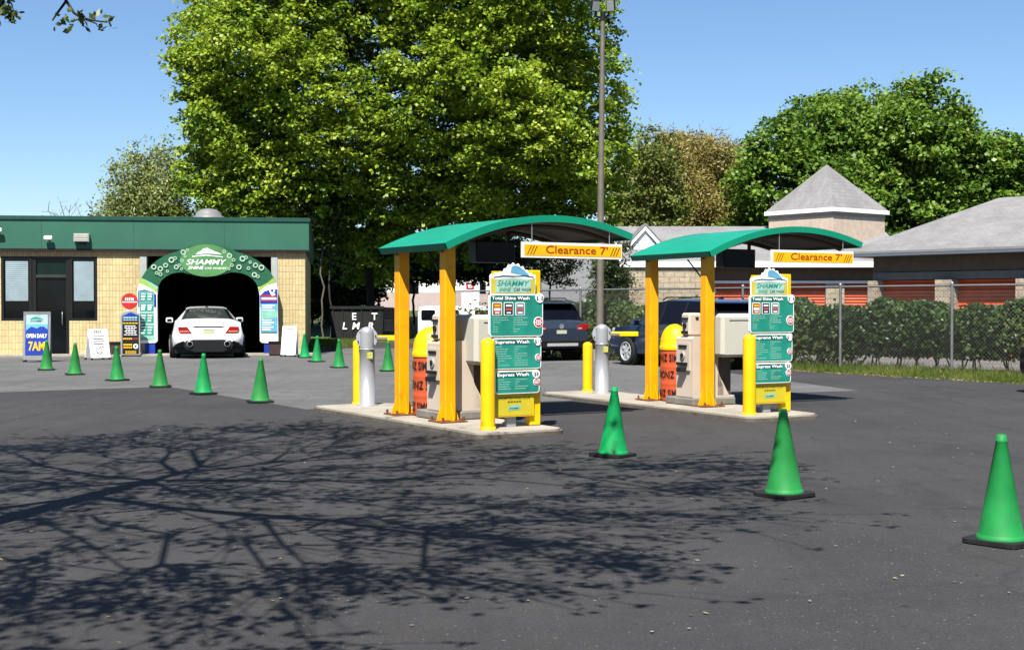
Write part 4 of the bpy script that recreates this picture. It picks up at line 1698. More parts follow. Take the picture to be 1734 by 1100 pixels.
for sg in (-1, 1):
    for dx in (.0,):
        e = MB()
        e.lathe([(.075, -.07), (.085, -.07), (.085, .05), (.075, .05)], ALLOY, 16, (sg * .53, 0, .43), 'Y', cap=False)
        e.cyl(.074, -.02, .04, INK, 16, (sg * .53, 0, .43), 'Y')
        e.build('exhaust_tip', car)
    tl = MB()
    p = [(sg * .47, .735), (sg * .80, .735), (sg * .855, .82), (sg * .865, .93), (sg * .60, .935), (sg * .56, .87)]
    tl.prism(p if sg > 0 else p[::-1], -.012, .20, REDLAMP)
    q = [(sg * .55, .775), (sg * .81, .775), (sg * .83, .815), (sg * .58, .815)]
    tl.flat(q if sg > 0 else q[::-1], -.015, pm('pink_lamp_band', (.75, .30, .22), .2, coat=.5))
    tl.build('tail_light', car)
    mirror(car, sg * .93, 3.2, 1.09, sg, WPAINT, 1.0)
    for yy in (.98, 3.75):
        arch_d = MB()
        arch_disc(arch_d, sg * 1.03, yy, .34, sg)
        arch_d.build('wheel_arch', car)
        wheel(car, sg * .965, yy, .34, .24, sg)
tr = MB()
tr.box(-.40, .40, .018, .06, .905, .935, DARKMET)
tr.box(-.46, .46, .012, .06, .936, .952, ALLOY)
tr.box(-.62, .62, .060, .066, .70, .706, DARKMET)
tr.box(-.155, .155, -.012, -.003, .745, .865, PLATE)
tr.box(-.155, .155, -.0135, -.0125, .845, .865, pm('plate_blue', (.05, .12, .35), .4))
tr.box(-.155, .155, -.0135, -.0125, .745, .762, pm('plate_yellow', (.62, .55, .08), .4))
tr.build('number_plate', car)
st = MB()
ring(st, 0, .995, .038, .048, .045, ALLOY, 16)
for i in range(3):
    a = PI / 2 + i * 2 * PI / 3
    st.flat([(0 + .012 * math.cos(a + PI / 2), .995 + .012 * math.sin(a + PI / 2)), (.042 * math.cos(a), .995 + .042 * math.sin(a)), (.012 * math.cos(a - PI / 2), .995 + .012 * math.sin(a - PI / 2))], .045, ALLOY)
st.build('emblem', car)
ant = MB()
ant.cbox(-.035, .035, 1.42, 1.56, 1.485, 1.535, TRIMB, .01)
ant.build('roof_fin', car)


# ---- dark SUVs
def suv(name, label, paint, pos, rz, emblem, sticker=False, white_plate=True):
    t = thing(name, label, 'car', (*pos, .008), rz)
    S = [(0.00, .44, .74, .62, .84, .86, .80, .90, .70),
         (0.05, .38, .86, .66, .92, 1.02, .86, 1.08, .76),
         (0.14, .34, .91, .68, .93, 1.08, .89, 1.13, .78),
         (0.42, .30, .93, .70, .94, 1.10, .90, 1.60, .66),
         (0.62, .28, .93, .70, .945, 1.10, .90, 1.66, .66),
         (1.3, .26, .93, .70, .945, 1.10, .90, 1.70, .66),
         (2.2, .26, .93, .70, .94, 1.08, .90, 1.70, .66),
         (2.75, .26, .93, .70, .94, 1.06, .89, 1.63, .65),
         (3.45, .26, .93, .70, .94, 1.03, .88, 1.10, .74),
         (4.25, .28, .91, .66, .92, .96, .86, 1.00, .70),
         (4.52, .34, .82, .62, .84, .80, .78, .86, .62)]
    car_body(t, S, paint, None, {2}, {7}, {4, 5, 6, 3})
    sp_ = MB()
    sp_.prism([(.20, 1.60), (.60, 1.685), (.60, 1.70), (.22, 1.635)], -.62, .62, paint, 'YZ')
    sp_.build('spoiler', t)
    bp = MB()
    bp.cbox(-.86, .86, -.06, .22, .36, .60, TRIMB, .04)
    bp.box(-.5, .5, -.066, -.06, .42, .50, ALLOY)
    bp.build('bumper', t)
    rails = MB()
    for sg in (-1, 1):
        rails.tube([(sg * .60, .7, 1.68), (sg * .60, .8, 1.75), (sg * .60, 2.3, 1.75), (sg * .60, 2.45, 1.68)], .018, TRIMB, 6)
    rails.build('roof_rail', t)
    for sg in (-1, 1):
        tl = MB()
        p = [(sg * .50, .86), (sg * .86, .88), (sg * .90, 1.02), (sg * .66, 1.03), (sg * .52, .97)]
        tl.prism(p if sg > 0 else p[::-1], -.004, .24, REDLAMP)
        tl.flat([(sg * .53, .885), (sg * .66, .89), (sg * .66, .93), (sg * .53, .925)][::sg], -.007, CLEARLAMP)
        tl.build('tail_light', t)
        hl = MB()
        hl.cbox(min(sg * .52, sg * .86), max(sg * .52, sg * .86), 4.22, 4.44, .80, .96, CLEARLAMP, .04)
        hl.build('headlight', t)
        mirror(t, sg * .92, 2.95, 1.12, sg, paint)
        dh = MB()
        for yy in (1.35, 2.45):
            dh.cbox(min(sg * .935, sg * .965), max(sg * .935, sg * .965), yy - .1, yy + .1, .95, .985, ALLOY, .008)
        dh.build('door_handle', t)
        pil = MB()
        for yy in (1.28, 2.18):
            x0_, x1_ = .915, .70
            pil.add([(sg * .908, yy - .045, 1.09), (sg * .908, yy + .045, 1.09), (sg * .668, yy + .045, 1.655), (sg * .668, yy - .045, 1.655)], [(0, 1, 2, 3)], TRIMB)
        pil.build('door_pillar', t)
        for yy in (.85, 3.55):
            ad = MB()
            arch_disc(ad, sg * .952, yy, .36, sg)
            ad.build('wheel_arch', t)
            wheel(t, sg * .885, yy, .36, .24, sg, 7)
    pl = MB()
    pl.box(-.16, .16, -.012, -.002, .76, .86, PLATE)
    pl.build('number_plate', t)
    e = MB()
    if emblem == 'round':
        ring(e, 0, .965, .052, .064, -.002, ALLOY, 18)
        for a0, b0 in (((-.035, 1.0), (-.012, .965)), ((-.012, .965), (0, .99)), ((0, .99), (.012, .965)), ((.012, .965), (.035, 1.0)), ((-.04, .965), (-.018, .92)), ((-.018, .92), (0, .955)), ((0, .955), (.018, .92)), ((.018, .92), (.04, .965))):
            e.tube([(a0[0], -.003, a0[1]), (b0[0], -.003, b0[1])], .004, ALLOY, 4)
    else:
        ring(e, 0, .965, .04, .055, -.002, ALLOY, 18)
    e.build('emblem', t)
    f = MB()
    f.prism([(.75, 1.69), (1.0, 1.69), (.80, 1.78)], -.02, .02, TRIMB, 'YZ')
    f.build('roof_fin', t)
    if sticker:
        s = MB()
        # small white decal near the rear of the left side glass
        v0 = Vector((-.868, 1.02, 1.20))
        for (a, b, c, d_) in ((0, 0, .05, .10), (.07, .0, .12, .10), (.14, .02, .17, .07), (.05, .12, .12, .17)):
            def q_(yy, zz):
                f_ = (zz) / .53
                return (-(.905 - .24 * (.2 + f_)) - .012, 1.0 - yy, 1.20 + zz)
            s.add([q_(a, b), q_(c, b), q_(c, d_), q_(a, d_)], [(0, 1, 2, 3)], PWHITE)
        s.build('decal', t)
    return t


NAVY = pm('navy_car_paint', (.045, .065, .095), .16, .2, var=.05, coat=.8)
BLUEC = pm('blue_car_paint', (.028, .05, .11), .16, .3, var=.05, coat=.8)
BLK = pm('black_car_paint', (.008, .008, .010), .15, var=.05, coat=.8)
suv('dark_suv', 'dark navy SUV waiting at the near lane, seen from behind left of the light pole', NAVY, (1.38, 36.6), R(29), 'round')
suv('blue_suv', 'blue SUV in the far lane with a white decal on its side glass', BLUEC, (5.55, 31.6), R(29), 'plain', True)
suv('black_suv', 'black car cut off by the right edge of the photo beside the grass strip', BLK, (13.66, 23.0), R(93), 'plain')


# ---- small white van far behind
def van(pos, rz):
    t = thing('white_van', 'white van with a dark rear side window parked beyond the near yellow posts', 'van', (*pos, .01), rz)
    m = MB()
    prof = [(0, .35), (0, 1.6), (.12, 1.98), (.5, 2.05), (3.6, 2.05), (4.2, 1.9), (4.75, 1.2), (5.3, 1.02), (5.45, .8), (5.45, .35)]
    m.prism(prof, -.95, .95, pm('white_van_paint', (.78, .78, .77), .3, var=.03, coat=.3), 'YZ')
    b = m.build('body', t, bevel=.08)
    for sg in (-1, 1):
        for (a, c) in ((.15, .95), (1.3, 2.3), (3.2, 4.05)):
            g_ = MB()
            pts = rrect(a, c, 1.22, 1.82, .10)
            x0 = sg * .953
            g_.flat(pts if sg < 0 else pts[::-1], x0, CARGLASS, 'YZ')
            g_.build('side_window', t)
        for yy in (1.0, 4.5):
            ad = MB()
            arch_disc(ad, sg * .957, yy, .34, sg)
            ad.build('wheel_arch', t)
            wheel(t, sg * .90, yy, .34, .22, sg, 6, False)
    g_ = MB()
    g_.add([(-.8, 4.22, 1.86), (.8, 4.22, 1.86), (.86, 4.74, 1.25), (-.86, 4.74, 1.25)], [(0, 1, 2, 3)], CARGLASS, Matrix.Translation((0, .02, .02)))
    g_.build('windscreen', t)
    return t


vn = van((-4.0, 56), R(-84))
vn.scale = (.74, .74, .74)

# ---- black lettered container in the tree's shade
X, Y = gp(604, 577)
ct = thing('metal_container', 'black open container with white E T and L M R letters by the maple', 'container', (X, Y), R(4))
k = Y / F
W_, H_ = 86 * k, 58 * k
m = MB()
CB = pm('black_container_paint', (.014, .014, .015), .6, var=.35, scale=3)
m.prism([(-W_ / 2, .12), (W_ / 2, .12), (W_ / 2 + .05, H_), (-W_ / 2 - .05, H_)], 0, 1.6, CB)
for i in range(6):
    a = -W_ / 2 + .06 + i * (W_ - .16) / 5
    m.box(a, a + .05, -.05, -.001, .13, H_ - .1, CB)
m.box(-W_ / 2 - .08, W_ / 2 + .08, -.08, -.0, H_ - .099, H_ + .02, CB)
LET = pm('white_stencil', (.70, .70, .68), .5, var=.1)
for ch, px, py in (('E', 600, 541), ('T', 634, 541), ('L', 584, 557), ('M', 603, 557), ('R', 628, 557)):
    m.text(ch, (px - 604) * k, EYE - (py - HY) * k, .42, LET, -.055, 'C', .02, .15 if py > 550 else 0)
m.build('tub', ct)
f = MB()
for a in (-W_ * .4, W_ * .36):
    f.box(a, a + .15, .1, 1.5, .0, .119, DARKMET)
f.build('skid', ct)

# ------------------------------------------------------------------ light pole
X, Y = gp(1016, 610)
lp = thing('light_pole', 'tall slim parking lot light pole with two flood heads right of the navy SUV', 'light pole', (X, Y, 0))
kk = Y / F
ht = EYE + HY * kk - .62
m = MB()
POLE = pm('weathered_bronze_pole', (.24, .21, .165), .55, .3, var=.15, scale=3)
m.tube([(0, 0, .3), (.02, 0, ht * .5), (.07, 0, ht)], [.115, .09, .062], POLE, 14)
m.build('pole', lp)
m = MB()
m.cyl(.22, 0, .3, CONC, 18)
m.build('footing', lp)
m = MB()
m.tube([(.07, 0, ht), (.07, 0, ht + .25)], .075, DARKMET, 12)
m.tube([(.07, 0, ht + .06), (-.12, -.02, ht + .12), (-.14, -.02, ht + .35)], .035, DARKMET, 8)
m.tube([(.07, 0, ht + .06), (.24, -.02, ht + .16), (.27, -.02, ht + .35)], .035, DARKMET, 8)
m.build('bracket', lp)
for sx, rot in ((-.16, 15), (.30, -15)):
    h = MB()
    T = Matrix.Translation((sx, -.05, ht + .42)) @ Matrix.Rotation(R(rot), 4, 'Z') @ Matrix.Rotation(R(25), 4, 'X')
    h.cbox(-.12, .12, -.12, .08, -.16, .16, DARKMET, .03, T)
    h.box(-.10, .10, -.128, -.121, -.13, .13, pm('flood_lens', (.6, .62, .62), .15), T)
    h.build('flood_head', lp)

# ------------------------------------------------------------------ storage building beyond the hedge
TANB = brick_mat('tan_split_block', (.56, .47, .34), (.50, .41, .29), (.38, .31, .22), .4, .2, .5, .012, .8, var=.25)
PILB = brick_mat('pale_split_block', (.58, .48, .36), (.50, .42, .31), (.36, .30, .22), .4, .2, .5, .012, .8, var=.2)
ORDOOR = slat_mat('orange_roller_slats', (.52, .062, .012), .11, .4, .9)
SHING = brick_mat('pale_grey_shingle', (.31, .305, .31), (.27, .265, .27), (.22, .215, .215), .35, .14, .5, .008, .3, 'XY', var=.1)
WTRIM = pm('white_fascia_board', (.74, .74, .73), .5, var=.04)
BRW = pm('brown_siding', (.20, .14, .105), .8, var=.15)
SOFF = pm('grey_soffit', (.28, .27, .26), .7)
sb = thing('storage_building', 'long pale roofed storage building with orange roller doors and white fascia behind the canopies', 'building', (0, 50, 0))
xa, xb = 4.4, 14.6
m = MB()
m.box(xa, 7.35, -.50, .3, 0, 2.97, TANB)
m.box(xa, 7.35, -.0, .3, 2.971, 3.1, TANB)
m.box(7.351, xb, .02, .3, 2.42, 3.1, BRW)
m.box(xa, xa + .3, .301, 8, 0, 3.1, TANB)
m.box(xb - .3, xb, .301, 8, 0, 3.1, TANB)
m.box(xa + .3, xb - .3, 7.7, 8, 0, 3.1, TANB)
m.box(7.36, xb - .3, .9, 1.0, 0, 2.4, BRW)
m.prism([(.02, 3.1), (7.98, 3.1), (4, 4.7)], xa, xa + .12, BRW, 'YZ')
m.build('wall', sb)
ds = [(7.7, 9.3), (10.0, 11.9), (12.6, 13.5)]
edges = [7.35] + [q for d_ in ds for q in d_] + [xb]
for i in range(0, len(edges) - 1, 2):
    m = MB()
    m.box(edges[i] + .002, edges[i + 1], -.06, .3, 0, 2.41, PILB)
    m.build('pillar', sb)
for a, b in ds:
    m = MB()
    m.box(a + .003, b - .003, .12, .16, 0, 2.40, ORDOOR)
    m.build('roller_door', sb)
m = MB()
m.box(7.36, xb, -.075, -.061, 2.38, 2.48, WTRIM)
m.build('lintel_trim', sb)
m = MB()
for sg in (-1, 1):
    y0, z0 = (-.55, 3.16) if sg < 0 else (8.55, 3.16)
    m.add([(xa - .3, y0, z0), (xb + .5, y0, z0), (xb + .5, 4, 4.78), (xa - .3, 4, 4.78), (xa - .3, y0, z0 - .1), (xb + .5, y0, z0 - .1), (xb + .5, 4, 4.66), (xa - .3, 4, 4.66)], [(0, 1, 2, 3), (7, 6, 5, 4), (0, 4, 5, 1), (1, 5, 6, 2), (3, 7, 4, 0)], SHING)
m.build('roof', sb)
m = MB()
m.box(xa - .32, xb + .52, -.60, -.553, 2.98, 3.20, WTRIM)
m.prism([(-.56, 2.98), (-.56, 3.18), (4, 4.80), (8.56, 3.18), (8.56, 2.98), (4, 4.60)], xa - .36, xa - .305, WTRIM, 'YZ')
m.box(xa - .3, xb + .5, -.552, .0, 3.0, 3.03, SOFF)
m.build('fascia', sb)
# small white gable at the left end of the roof
gx = at(1092, 382, 51.05)
m = MB()
g0, g1, gz = gx[0] - .72, gx[0] + .72, gx[2]
yb = 1.05
m.prism([(g0, 3.55), (g1, 3.55), (gx[0], gz - .2)], yb - .0, yb + .05, WTRIM)
m.build('gable_front', sb)
m = MB()
for s_ in (-1, 1):
    a = gx[0] + s_ * .86
    m.prism([(a, 3.72), (gx[0], gz + .02), (gx[0], gz - .18), (a - s_ * .08, 3.58)][::s_], yb - .12, yb - .001, WTRIM)
    m.prism([(a + s_ * .02, 3.75), (gx[0], gz + .09), (gx[0], gz + .025), (a, 3.725)][::s_], yb - .16, 4.0, SHING)
m.build('gable_trim', sb)

# tower with pyramid roof on the same block
TY = 3.2
tc = at(1399, 279, 50 + TY)
tw = thing('roof_tower', 'square block tower with a pale grey pyramid roof rising above the storage building', 'tower', (tc[0], 50 + TY, 0), R(38))
hs = 1.72
ze = EYE + (HY - 357) / F * 52
m = MB()
m.box(-hs + .10, hs - .10, -hs + .10, hs - .10, 2.9, ze + .05, pm('pink_tan_stucco', (.72, .58, .46), .9, var=.12))
m.box(-hs + .085, hs - .085, -hs + .085, hs - .085, ze - .26, ze - .14, pm('grey_shade_band', (.40, .38, .36), .6))  # grey band paints the eave's shade onto the tower wall
m.build('tower_wall', tw)
m = MB()
for i in range(4):
    a = Matrix.Rotation(i * PI / 2, 4, 'Z')
    m.add([(-hs, -hs, ze + .06), (hs, -hs, ze + .06), (0, 0, tc[2])], [(0, 1, 2)], SHING, a)
m.build('tower_roof', tw)
m = MB()
m.box(-hs - .03, hs + .03, -hs - .03, hs + .03, ze - .10, ze + .055, WTRIM)
m.build('tower_fascia', tw)

# nearer storage wing on the right
th = math.atan2(-.75, .66)
A = at(1478, 434, 42.6)
rw_ = thing('storage_wing', 'nearer hip roofed storage wing with wide orange doors behind the chain link fence', 'building', (A[0], A[1], 0), th)
Lw, Dw = 16., 5.6
ze = 3.14
m = MB()
pil = []
s0 = .35
m.box(0, Lw, .02, .3, 2.62, ze - .03, BRW)
m.box(0, .3, .301, Dw, 0, ze - .03, TANB)
m.box(.3, Lw, Dw - .3, Dw, 0, ze - .03, TANB)
m.box(Lw - .3, Lw, .301, Dw - .31, 0, ze - .03, TANB)
m.build('wall', rw_)
m = MB()
m.box(0.01, Lw - .01, -.02, .018, 2.36, 2.60, pm('grey_lintel', (.24, .23, .22), .7, var=.1))
m.build('lintel', rw_)
a = 0.
i = 0
while a < Lw - .5:
    pw = .34 if i == 0 else .56
    m = MB()
    m.box(a + .002, a + pw, -.30, .3, 0, 2.34, PILB)
    m.build('pillar', rw_)
    m = MB()
    e_ = min(a + pw + 2.06, Lw - .02)
    m.box(a + pw + .003, e_, .10, .15, 0, 2.34, ORDOOR)
    m.build('roller_door', rw_)
    a = e_
    i += 1
m = MB()
o = .66
hp = Dw / 2 + o
zr = 5.0
za = ze + .12
q = [(-o, -o, za), (Lw + o, -o, za), (Lw + o, Dw + o, za), (-o, Dw + o, za), (-o + hp, Dw / 2, zr), (Lw + o - hp, Dw / 2, zr)]
m.add(q, [(0, 1, 5, 4), (1, 2, 5), (2, 3, 4, 5), (3, 0, 4)], SHING)
m.build('roof', rw_)
m = MB()
zf0, zf1 = ze - .03, ze + .118
m.box(-o, Lw + o, -o - .04, -o - .002, zf0, zf1, WTRIM)
m.box(-o - .04, -o - .002, -o - .04, Dw + o, zf0, zf1, WTRIM)
m.box(-o, Lw + o, -o, -.002, zf0 - .0, zf0 + .02, SOFF)
m.box(-o, -.002, -.0, Dw + o, zf0 - .0, zf0 + .02, SOFF)
m.box(-o, Lw + o, -o - .10, -o - .041, zf1 - .06, zf1 + .01, pm('grey_gutter', (.30, .30, .31), .5))
m.build('fascia', rw_)

# ------------------------------------------------------------------ chain link fence
f1, f0 = gp(1423, 627), gp(1612, 635)
fd = Vector((f1[0] - f0[0], f1[1] - f0[1], 0))
sp = fd.length
drv = MB()
pn = Vector((-fd.y, fd.x, 0)).normalized()
if pn.y < 0:
    pn = -pn
q0 = Vector((f0[0], f0[1], 0)) + pn * 2.2 - fd * 4
q1 = Vector((f0[0], f0[1], 0)) + pn * 2.2 + fd * 3.2
drv.add([(q0.x, q0.y, .006), (q0.x + 14, q0.y + 9, .006), (15, 50, .006), (7, 49.9, .006), (q1.x, q1.y, .006)], [(0, 1, 2, 3, 4)], pm('pale_drive', (.19, .18, .17), .9, var=.4, scale=1.5))
tag(drv.build('storage_drive'), kind='structure')
fu = fd / sp
fa = math.atan2(fu.y, fu.x)
n0, n1 = -3, 6
fo = Vector((f0[0], f0[1], 0)) + fu * (n0 * sp)
GALV = pm('galvanised_steel', (.34, .34, .34), .5, .6, var=.15)
fen = thing('chain_link_fence', 'galvanised chain link fence with round posts in front of the hedge', 'fence', fo, fa)
Lf = (n1 - n0) * sp
FH = 2.03
for i in range(n1 - n0 + 1):
    m = MB()
    m.cyl(.034, 0, FH, GALV, 10, (i * sp, 0, 0))
    m.lathe([(.042, 0), (.042, .03), (.02, .06)], GALV, 10, (i * sp, 0, FH))
    m.build('post', fen)
m = MB()
m.tube([(0, 0, FH - .03), (Lf, 0, FH - .03)], .024, GALV, 8)
m.build('top_rail', fen)
m = MB()
c = .062
hN = FH - .08
i = 0
v, f = [], []
tw_ = .0022
a = -hN
while a < Lf:
    for sg in (1, -1):
        x0, x1 = a, a + hN
        za, zb = (.04, .04 + hN) if sg > 0 else (.04 + hN, .04)
        if x0 < 0:
            za += (0 - x0) * sg
            x0 = 0
        if x1 > Lf:
            zb -= (x1 - Lf) * sg
            x1 = Lf
        k0 = len(v)
        yy = -.036 + sg * .003
        for (xx, zz) in ((x0, za), (x1, zb)):
            v += [(xx, yy - tw_, zz), (xx + tw_ * .9 , yy + tw_, zz - sg * tw_ * .9), (xx - tw_ * .9, yy + tw_, zz + sg * tw_ * .9)]
        f += [(k0, k0 + 1, k0 + 4, k0 + 3), (k0 + 1, k0 + 2, k0 + 5, k0 + 4), (k0 + 2, k0, k0 + 3, k0 + 5)]
    a += c * 1.414
m.add(v, f, pm('dull_wire', (.22, .21, .19), .6, .4, var=.2))
m.build('wire_mesh', fen)

# ------------------------------------------------------------------ far left buildings beyond the trees
wb = thing('white_building', 'long low white building glimpsed under the maple between the yellow posts', 'building', (-9.6, 92, hill_z(92)), R(-3))
m = MB()
WST = pm('white_stucco', (.80, .79, .77), .8, var=.08, scale=.8)
m.box(0, 11.5, 0, 6, 0, 2.75, WST)
m.box(0, 11.5, -.02, -.001, .0, 1.3, pm('pale_pink_band', (.62, .50, .48), .8, var=.08))
m.build('wall', wb)
m = MB()
m.box(-.2, 11.7, -.3, 6.2, 2.752, 2.95, WTRIM)
m.build('roof_edge', wb)
for a in (2.2, 4.6, 6.9):
    m = MB()
    m.box(a, a + .9, -.03, -.021, 1.2, 2.0, DG)
    m.build('window', wb)
ps = thing('pole_sign', 'white upright sign with a red square mark behind the pay station of the near island', 'sign', (*at(797, 530, 88)[:2], hill_z(88)))
ps.scale = (1.45, 1.45, 1.0)
m = MB()
m.cbox(-.42, .42, -.12, .12, 0, 2.6, WHITE, .03)
m.build('pylon', ps)
m = MB()
ring_ = rrect(-.20, .16, 1.75, 2.2, .04)
m.flat(ring_, -.125, RED)
m.flat(rrect(-.11, .07, 1.87, 2.08, .02), -.128, PWHITE)
m.flat(rrect(-.06, .02, 1.93, 2.02, .01), -.131, RED)
m.build('sign_face', ps)
dt = thing('dark_hatchback', 'dark car far behind the near silver gate post, beside the lettered container', 'car', (*gp(660, 574)[:2], 0), R(5))
m = MB()
prof = [(0, .3), (0, .9), (.3, 1.0), (.7, 1.42), (1.9, 1.46), (2.8, .98), (3.9, .8), (4.0, .3)]
m.prism(prof, -.85, .85, BLK, 'YZ')
m.build('body', dt, bevel=.06)
for sg in (-1, 1):
    g_ = MB()
    g_.flat([(.55, .98), (.85, 1.36), (1.85, 1.38), (2.5, 1.0)][::-sg], sg * .853, CARGLASS, 'YZ')
    g_.build('side_window', dt)
    for yy in (.75, 3.2):
        wheel(dt, sg * .78, yy, .31, .2, sg, 5, False)
hs_ = thing('distant_house', 'pale house with dark roof far up the slope above the dark navy SUV', 'house', (9.5, 150, 4.6), R(6))
m = MB()
m.box(-5, 5, 0, 7, 0, 3.2, WST)
m.build('wall', hs_)
m = MB()
m.prism([(-5.4, 3.201), (5.4, 3.201), (0, 5.6)], -.4, 7.4, pm('dark_slate', (.10, .10, .11), .8, var=.15))
m.build('roof', hs_)
for a in (-3.4, -.6, 2.2):
    m = MB()
    m.box(a, a + 1.1, -.05, -.002, 1.2, 2.5, DG)
    m.build('window', hs_)
# ------------------------------------------------------------------ rising land, road and lawns behind
m = MB()
ys = list(range(66, 190, 8)) + [240, 400, 900, 1600]
xs = [-1200, -300, -120, -60, -30, -10, 0, 10, 20, 40, 80, 160, 400, 1200]
v = [(x_, y_, hill_z(y_) + (.02 if y_ > 66 else -.05)) for y_ in ys for x_ in xs]
nx = len(xs)
m.add(v, [(j * nx + i, j * nx + i + 1, (j + 1) * nx + i + 1, (j + 1) * nx + i) for j in range(len(ys) - 1) for i in range(nx - 1)], GRASSM, None, True)
tag(m.build('hillside'), kind='structure')
ROADM = pm('grey_road', (.22, .22, .22), .9, var=.12, scale=.6)
m = MB()
yy = [67, 74, 82, 90, 98, 106, 114, 122, 130, 140]
v = []
for y_ in yy:
    c_ = 2.6 + .035 * (y_ - 67)
    v += [(c_ - 5.5, y_, hill_z(y_) + .07), (c_ + 3.2, y_, hill_z(y_) + .07)]
m.add(v, [(2 * i, 2 * i + 1, 2 * i + 3, 2 * i + 2) for i in range(len(yy) - 1)], ROADM)
tag(m.build('road'), kind='structure')
m = MB()
LAWN = pm('bright_lawn', (.10, .19, .025), .95, var=.3, scale=2, bump=.4)
p = [(3.8, 84), (6.6, 83), (7.0, 96), (5.6, 98), (3.4, 90)]
m.add([(a, b, hill_z(b) + .14) for a, b in p], [tuple(range(len(p)))], LAWN)
tag(m.build('lawn_island'), kind='structure')
m = MB()
m.add([(-11, 47.8, .012), (-6.6, 47.8, .012), (-5.5, 56, .012), (-5.5, 74, .03), (-14, 74, .03)], [(0, 1, 2, 3, 4)], LAWN)
tag(m.build('lawn'), kind='structure')
m = MB()
mulch = pm('brown_mulch', (.16, .085, .04), .95, var=.45, scale=3, bump=.6)
pts = [gp(536, 588), gp(575, 580), gp(628, 580), gp(640, 572), gp(560, 569), gp(530, 577)]
m.add([(a, b, .016) for a, b in pts], [tuple(range(len(pts)))], mulch)
tag(m.build('mulch_bed'), kind='structure')

# ------------------------------------------------------------------ grass strip along the lot edge
rg = np.random.default_rng(4)
BLADE = leaf_mat('grass_blade', [(.035, .06, .010), (.085, .12, .018), (.19, .17, .06)], .3)
perp = np.array([ey, -ex, 0]) / math.hypot(ex, ey)
if perp[1] < 0:
    perp = -perp
n = 26000
t_ = rg.uniform(-1.6, 1.6, n)
d_ = np.abs(rg.normal(0, 1, n)) * 1.1
cen = np.stack([e1[0] + ex * t_, e1[1] + ey * t_, np.zeros(n)], 1) + perp * d_[:, None]
jag = .10 * np.sin(t_ * 37) + .07 * np.sin(t_ * 91)
cen += perp * (jag - .05)[:, None]
hgt = rg.uniform(.06, .20, n) * np.clip(.55 + d_ * .5, .4, 1.3)
cen[:, 2] = hgt * .45
ax = np.stack([rg.normal(0, .35, n), rg.normal(0, .35, n), np.ones(n)], 1)
nr = np.stack([rg.normal(size=n), rg.normal(size=n), rg.normal(0, .2, n)], 1)
gr = card_mesh('grass', cen, nr, hgt * 1.3, .016, BLADE, None, rg, ax)
tag(gr, kind='stuff')
# fallen leaves and grit along the edge
n = 900
t_ = rg.uniform(-.3, 1.5, n)
cen = np.stack([e1[0] + ex * t_, e1[1] + ey * t_, np.full(n, .016)], 1) + perp * (rg.normal(-.08, .12, n))[:, None]
nr = np.stack([rg.normal(0, .2, n), rg.normal(0, .2, n), np.ones(n)], 1)
tag(card_mesh('leaf_litter', cen, nr, .05, .03, leaf_mat('dry_leaf', [(.14, .08, .03), (.28, .20, .10), (.40, .32, .2)], .1), None, rg), kind='stuff')
# lawn blades under the maple
n = 9000
cen = np.stack([rg.uniform(-9.5, -5.6, n), rg.uniform(48.5, 58, n), np.full(n, .06)], 1)
hg = rg.uniform(.08, .18, n)
tag(card_mesh('lawn_grass', cen, np.stack([rg.normal(size=n), rg.normal(size=n), rg.normal(0, .2, n)], 1), hg, .03, BLADE, None, rg, np.stack([rg.normal(0, .3, n), rg.normal(0, .3, n), np.ones(n)], 1)), kind='stuff')

# ------------------------------------------------------------------ hedge behind the fence
hd = thing('hedge', 'long clipped dark green hedge growing along the back of the chain link fence', 'hedge', fo, fa)
HEDGE = leaf_mat('hedge_leaf', [(.008, .022, .005), (.020, .048, .009), (.050, .095, .016), (.11, .13, .035)], .25)
n = 210000
hx = rg.uniform(3.0, Lf - 1, n)
top = 1.56 + .10 * np.sin(hx * 1.9) + .08 * np.sin(hx * 5.1 + 1) + .05 * np.sin(hx * 13)
u = rg.random(n)
hz = .30 + (top - .30) * u ** .75
hy = -(1.35 + rg.normal(0, .30, n) * np.sqrt(np.clip(1.2 - (hz / 1.75) ** 4, .1, 1.2)))
keep = rg.random(n) < np.clip(.55 + 1.1 * (hz - .3) + .25 * np.sin(hx * 2.3) * np.sin(hx * .9), .06, 1)
cen = np.stack([hx, hy, hz], 1)[keep]
nr = rg.normal(size=cen.shape) * .8
nr[:, 2] += .5
nr[:, 1] += .4
card_mesh('foliage', cen, nr, .11, .07, HEDGE, hd, rg)
m = MB()
STEM = pm('dark_stem', (.035, .028, .02), .9, var=.3)
rr = random.Random(3)
a = 3.2
while a < Lf - 1:
    for j in range(3):
        bx = a + rr.uniform(-.15, .15)
        m.tube([(bx, -1.35 + rr.uniform(-.1, .1), 0), (bx + rr.uniform(-.2, .2), -1.35 + rr.uniform(-.2, .2), .5), (bx + rr.uniform(-.4, .4), -1.35 + rr.uniform(-.35, .35), 1.2)], [.022, .018, .008], STEM, 5)
    a += .55
m.build('stems', hd)
